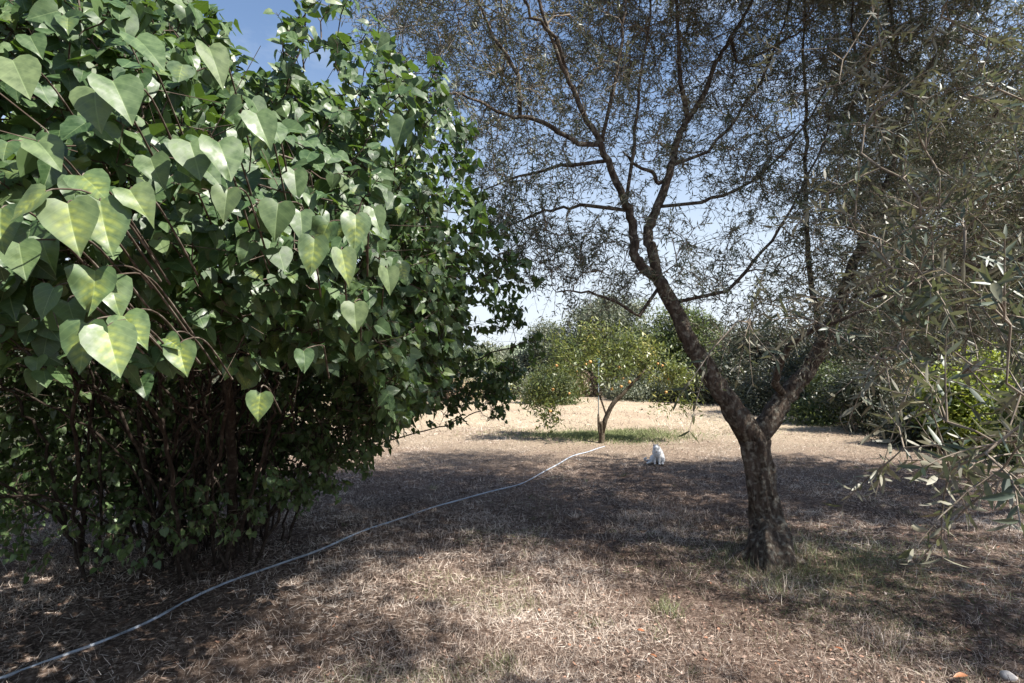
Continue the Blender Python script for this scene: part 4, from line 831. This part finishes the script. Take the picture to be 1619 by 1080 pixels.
wp = []; wr = np.random.RandomState(3)
for row in range(4):
    for c_ in range(13):
        x_ = (866 + c_ * 8 + (row % 2) * 4 - 809.5) / F * 26; g_ = float(gz(x_, 26))
        if row == 3 and c_ in (4, 5, 6, 9, 12): continue
        wp.append(rock(v3(x_, 26 + wr.normal(0, .03), g_ + .10 + row * .19), (.15, .17, .115), 100 + row * 20 + c_))
x_ = (915 - 809.5) / F * 26; o = mesh('stone_wall', *joinv(wp), sm_, None, origin=v3(x_, 26, gz(x_, 26)), smooth=False); tag(o, 'low dry stone wall at the far edge of the field behind the fruit tree', 'wall')
for k, (x_, y_, r, lb) in enumerate([(1594, 1068, .035, 'rounded pale stone in the grass at the lower right corner'), (237, 872, .05, 'grey stone at the foot of the lilac stems')]):
    c = G(x_, y_); o = mesh('stone', *rock(c + v3(0, 0, r * .5), (r * 1.2, r, r * .7), k + 20), sm_, None, origin=c); tag(o, lb, 'stone')
om = leaf_mat('orange_leaf', [(0, (.30, .10, .04)), (1, (.46, .22, .11))], (.38, .2, .11), (.45, .2, .08), .2, .5)
for (x_, y_, L_, w_, lb) in [(1530, 1072, .10, .3, 'long bright orange fallen leaf at the bottom right corner'), (1333, 1034, .05, .4, 'red orange fallen leaf in the sunlit straw at lower right'), (1038, 1050, .05, .4, 'orange fallen leaf near the bottom centre'), (1127, 958, .05, .45, 'pale pink fallen leaf below the olive trunk'), (1008, 1006, .04, .5, 'orange brown fallen leaf left of the green tuft'), (662, 890, .04, .5, 'small orange fallen leaf beside the hose')]:
    c = G(x_, y_) + v3(0, 0, .028); V, F_, r, y, u = leaves(T_lance(True), c[None], unit(np.array([[RS.uniform(-1, 1), RS.uniform(-.8, .8), .06]])), np.array([[RS.uniform(-.4, .4), -.3, 1.]]), np.array([L_]), np.array([w_]), np.array([RS.uniform()]), bend=np.array([1.2]))
    V2 = V - v3(0, 0, .0012); V = np.concatenate([V, V2]); F_ = [np.concatenate([F_[0], F_[0][:, ::-1] + len(V2)])]
    o = mesh('fallen_leaf', V, F_, om if L_ != .05 or y_ > 1030 else M['litter'], None, origin=c, smooth=True, rnd=np.tile(r, 2)); tag(o, lb, 'leaf')
# grass tufts and weeds
def tuft(name, px, py, h, k, green, label, cat_, w=.003, spread=.05):
    c = G(px, py); D = RS.normal(0, .55, (k, 3)); D[:, 2] = 1; Pb = c + np.stack([RS.normal(0, spread, k), RS.normal(0, spread, k), np.full(k, -.005)], -1)
    L = RS.uniform(.4, 1, k) * h; V, F_, r, y, u = leaves(T_blade(), Pb, D, unit(RS.normal(0, 1, (k, 3))), L, w / L, RS.uniform(.1, 1, k), (RS.uniform(0, 1, k) < green) * .9, RS.uniform(.5, 3, k))
    o = mesh(name, V, F_, M['grass'], None, origin=c, rnd=r, yel=y); tag(o, label, cat_)
tuft('grass_tuft', 1055, 965, .13, 160, .8, 'green grass tuft in the sunlit straw left below the olive trunk', 'grass tuft')
tuft('grass_tuft', 792, 1060, .11, 120, .75, 'green grass tuft at the bottom edge near the centre', 'grass tuft')
tuft('grass_tuft', 1225, 940, .18, 120, .35, 'taller dry tuft just below the olive trunk base', 'grass tuft', spread=.07)
tuft('grass_tuft', 1262, 880, .24, 160, .6, 'long dark tuft leaning against the right of the olive trunk base', 'grass tuft', spread=.10)
tuft('grass_tuft', 1160, 885, .15, 120, .6, 'grass tuft at the left of the olive trunk base', 'grass tuft', spread=.10)
tuft('grass_tuft', 1390, 1020, .15, 130, .1, 'brown dry tuft at the edge of the shade at lower right', 'grass tuft', spread=.07)
tuft('grass_tuft', 935, 985, .09, 90, .6, 'small green tuft above the bottom centre', 'grass tuft')
tuft('grass_tuft', 385, 820, .16, 160, .05, 'dry straw tuft at the right foot of the lilac', 'grass tuft', spread=.12)
tuft('grass_tuft', 480, 800, .12, 120, .05, 'thin dry straw tuft between the lilac and the hose', 'grass tuft', spread=.14)
c = G(30, 905); q = spline([c, c + v3(.01, 0, .25), c + v3(.04, .01, .6)], 5)
o = mesh('dry_stalk', *tube(q, np.linspace(.005, .002, len(q)), 6), M['olive_twig'], None, origin=c, smooth=True); tag(o, 'thin upright dry stalk in front of the lilac at the left edge', 'stalk')
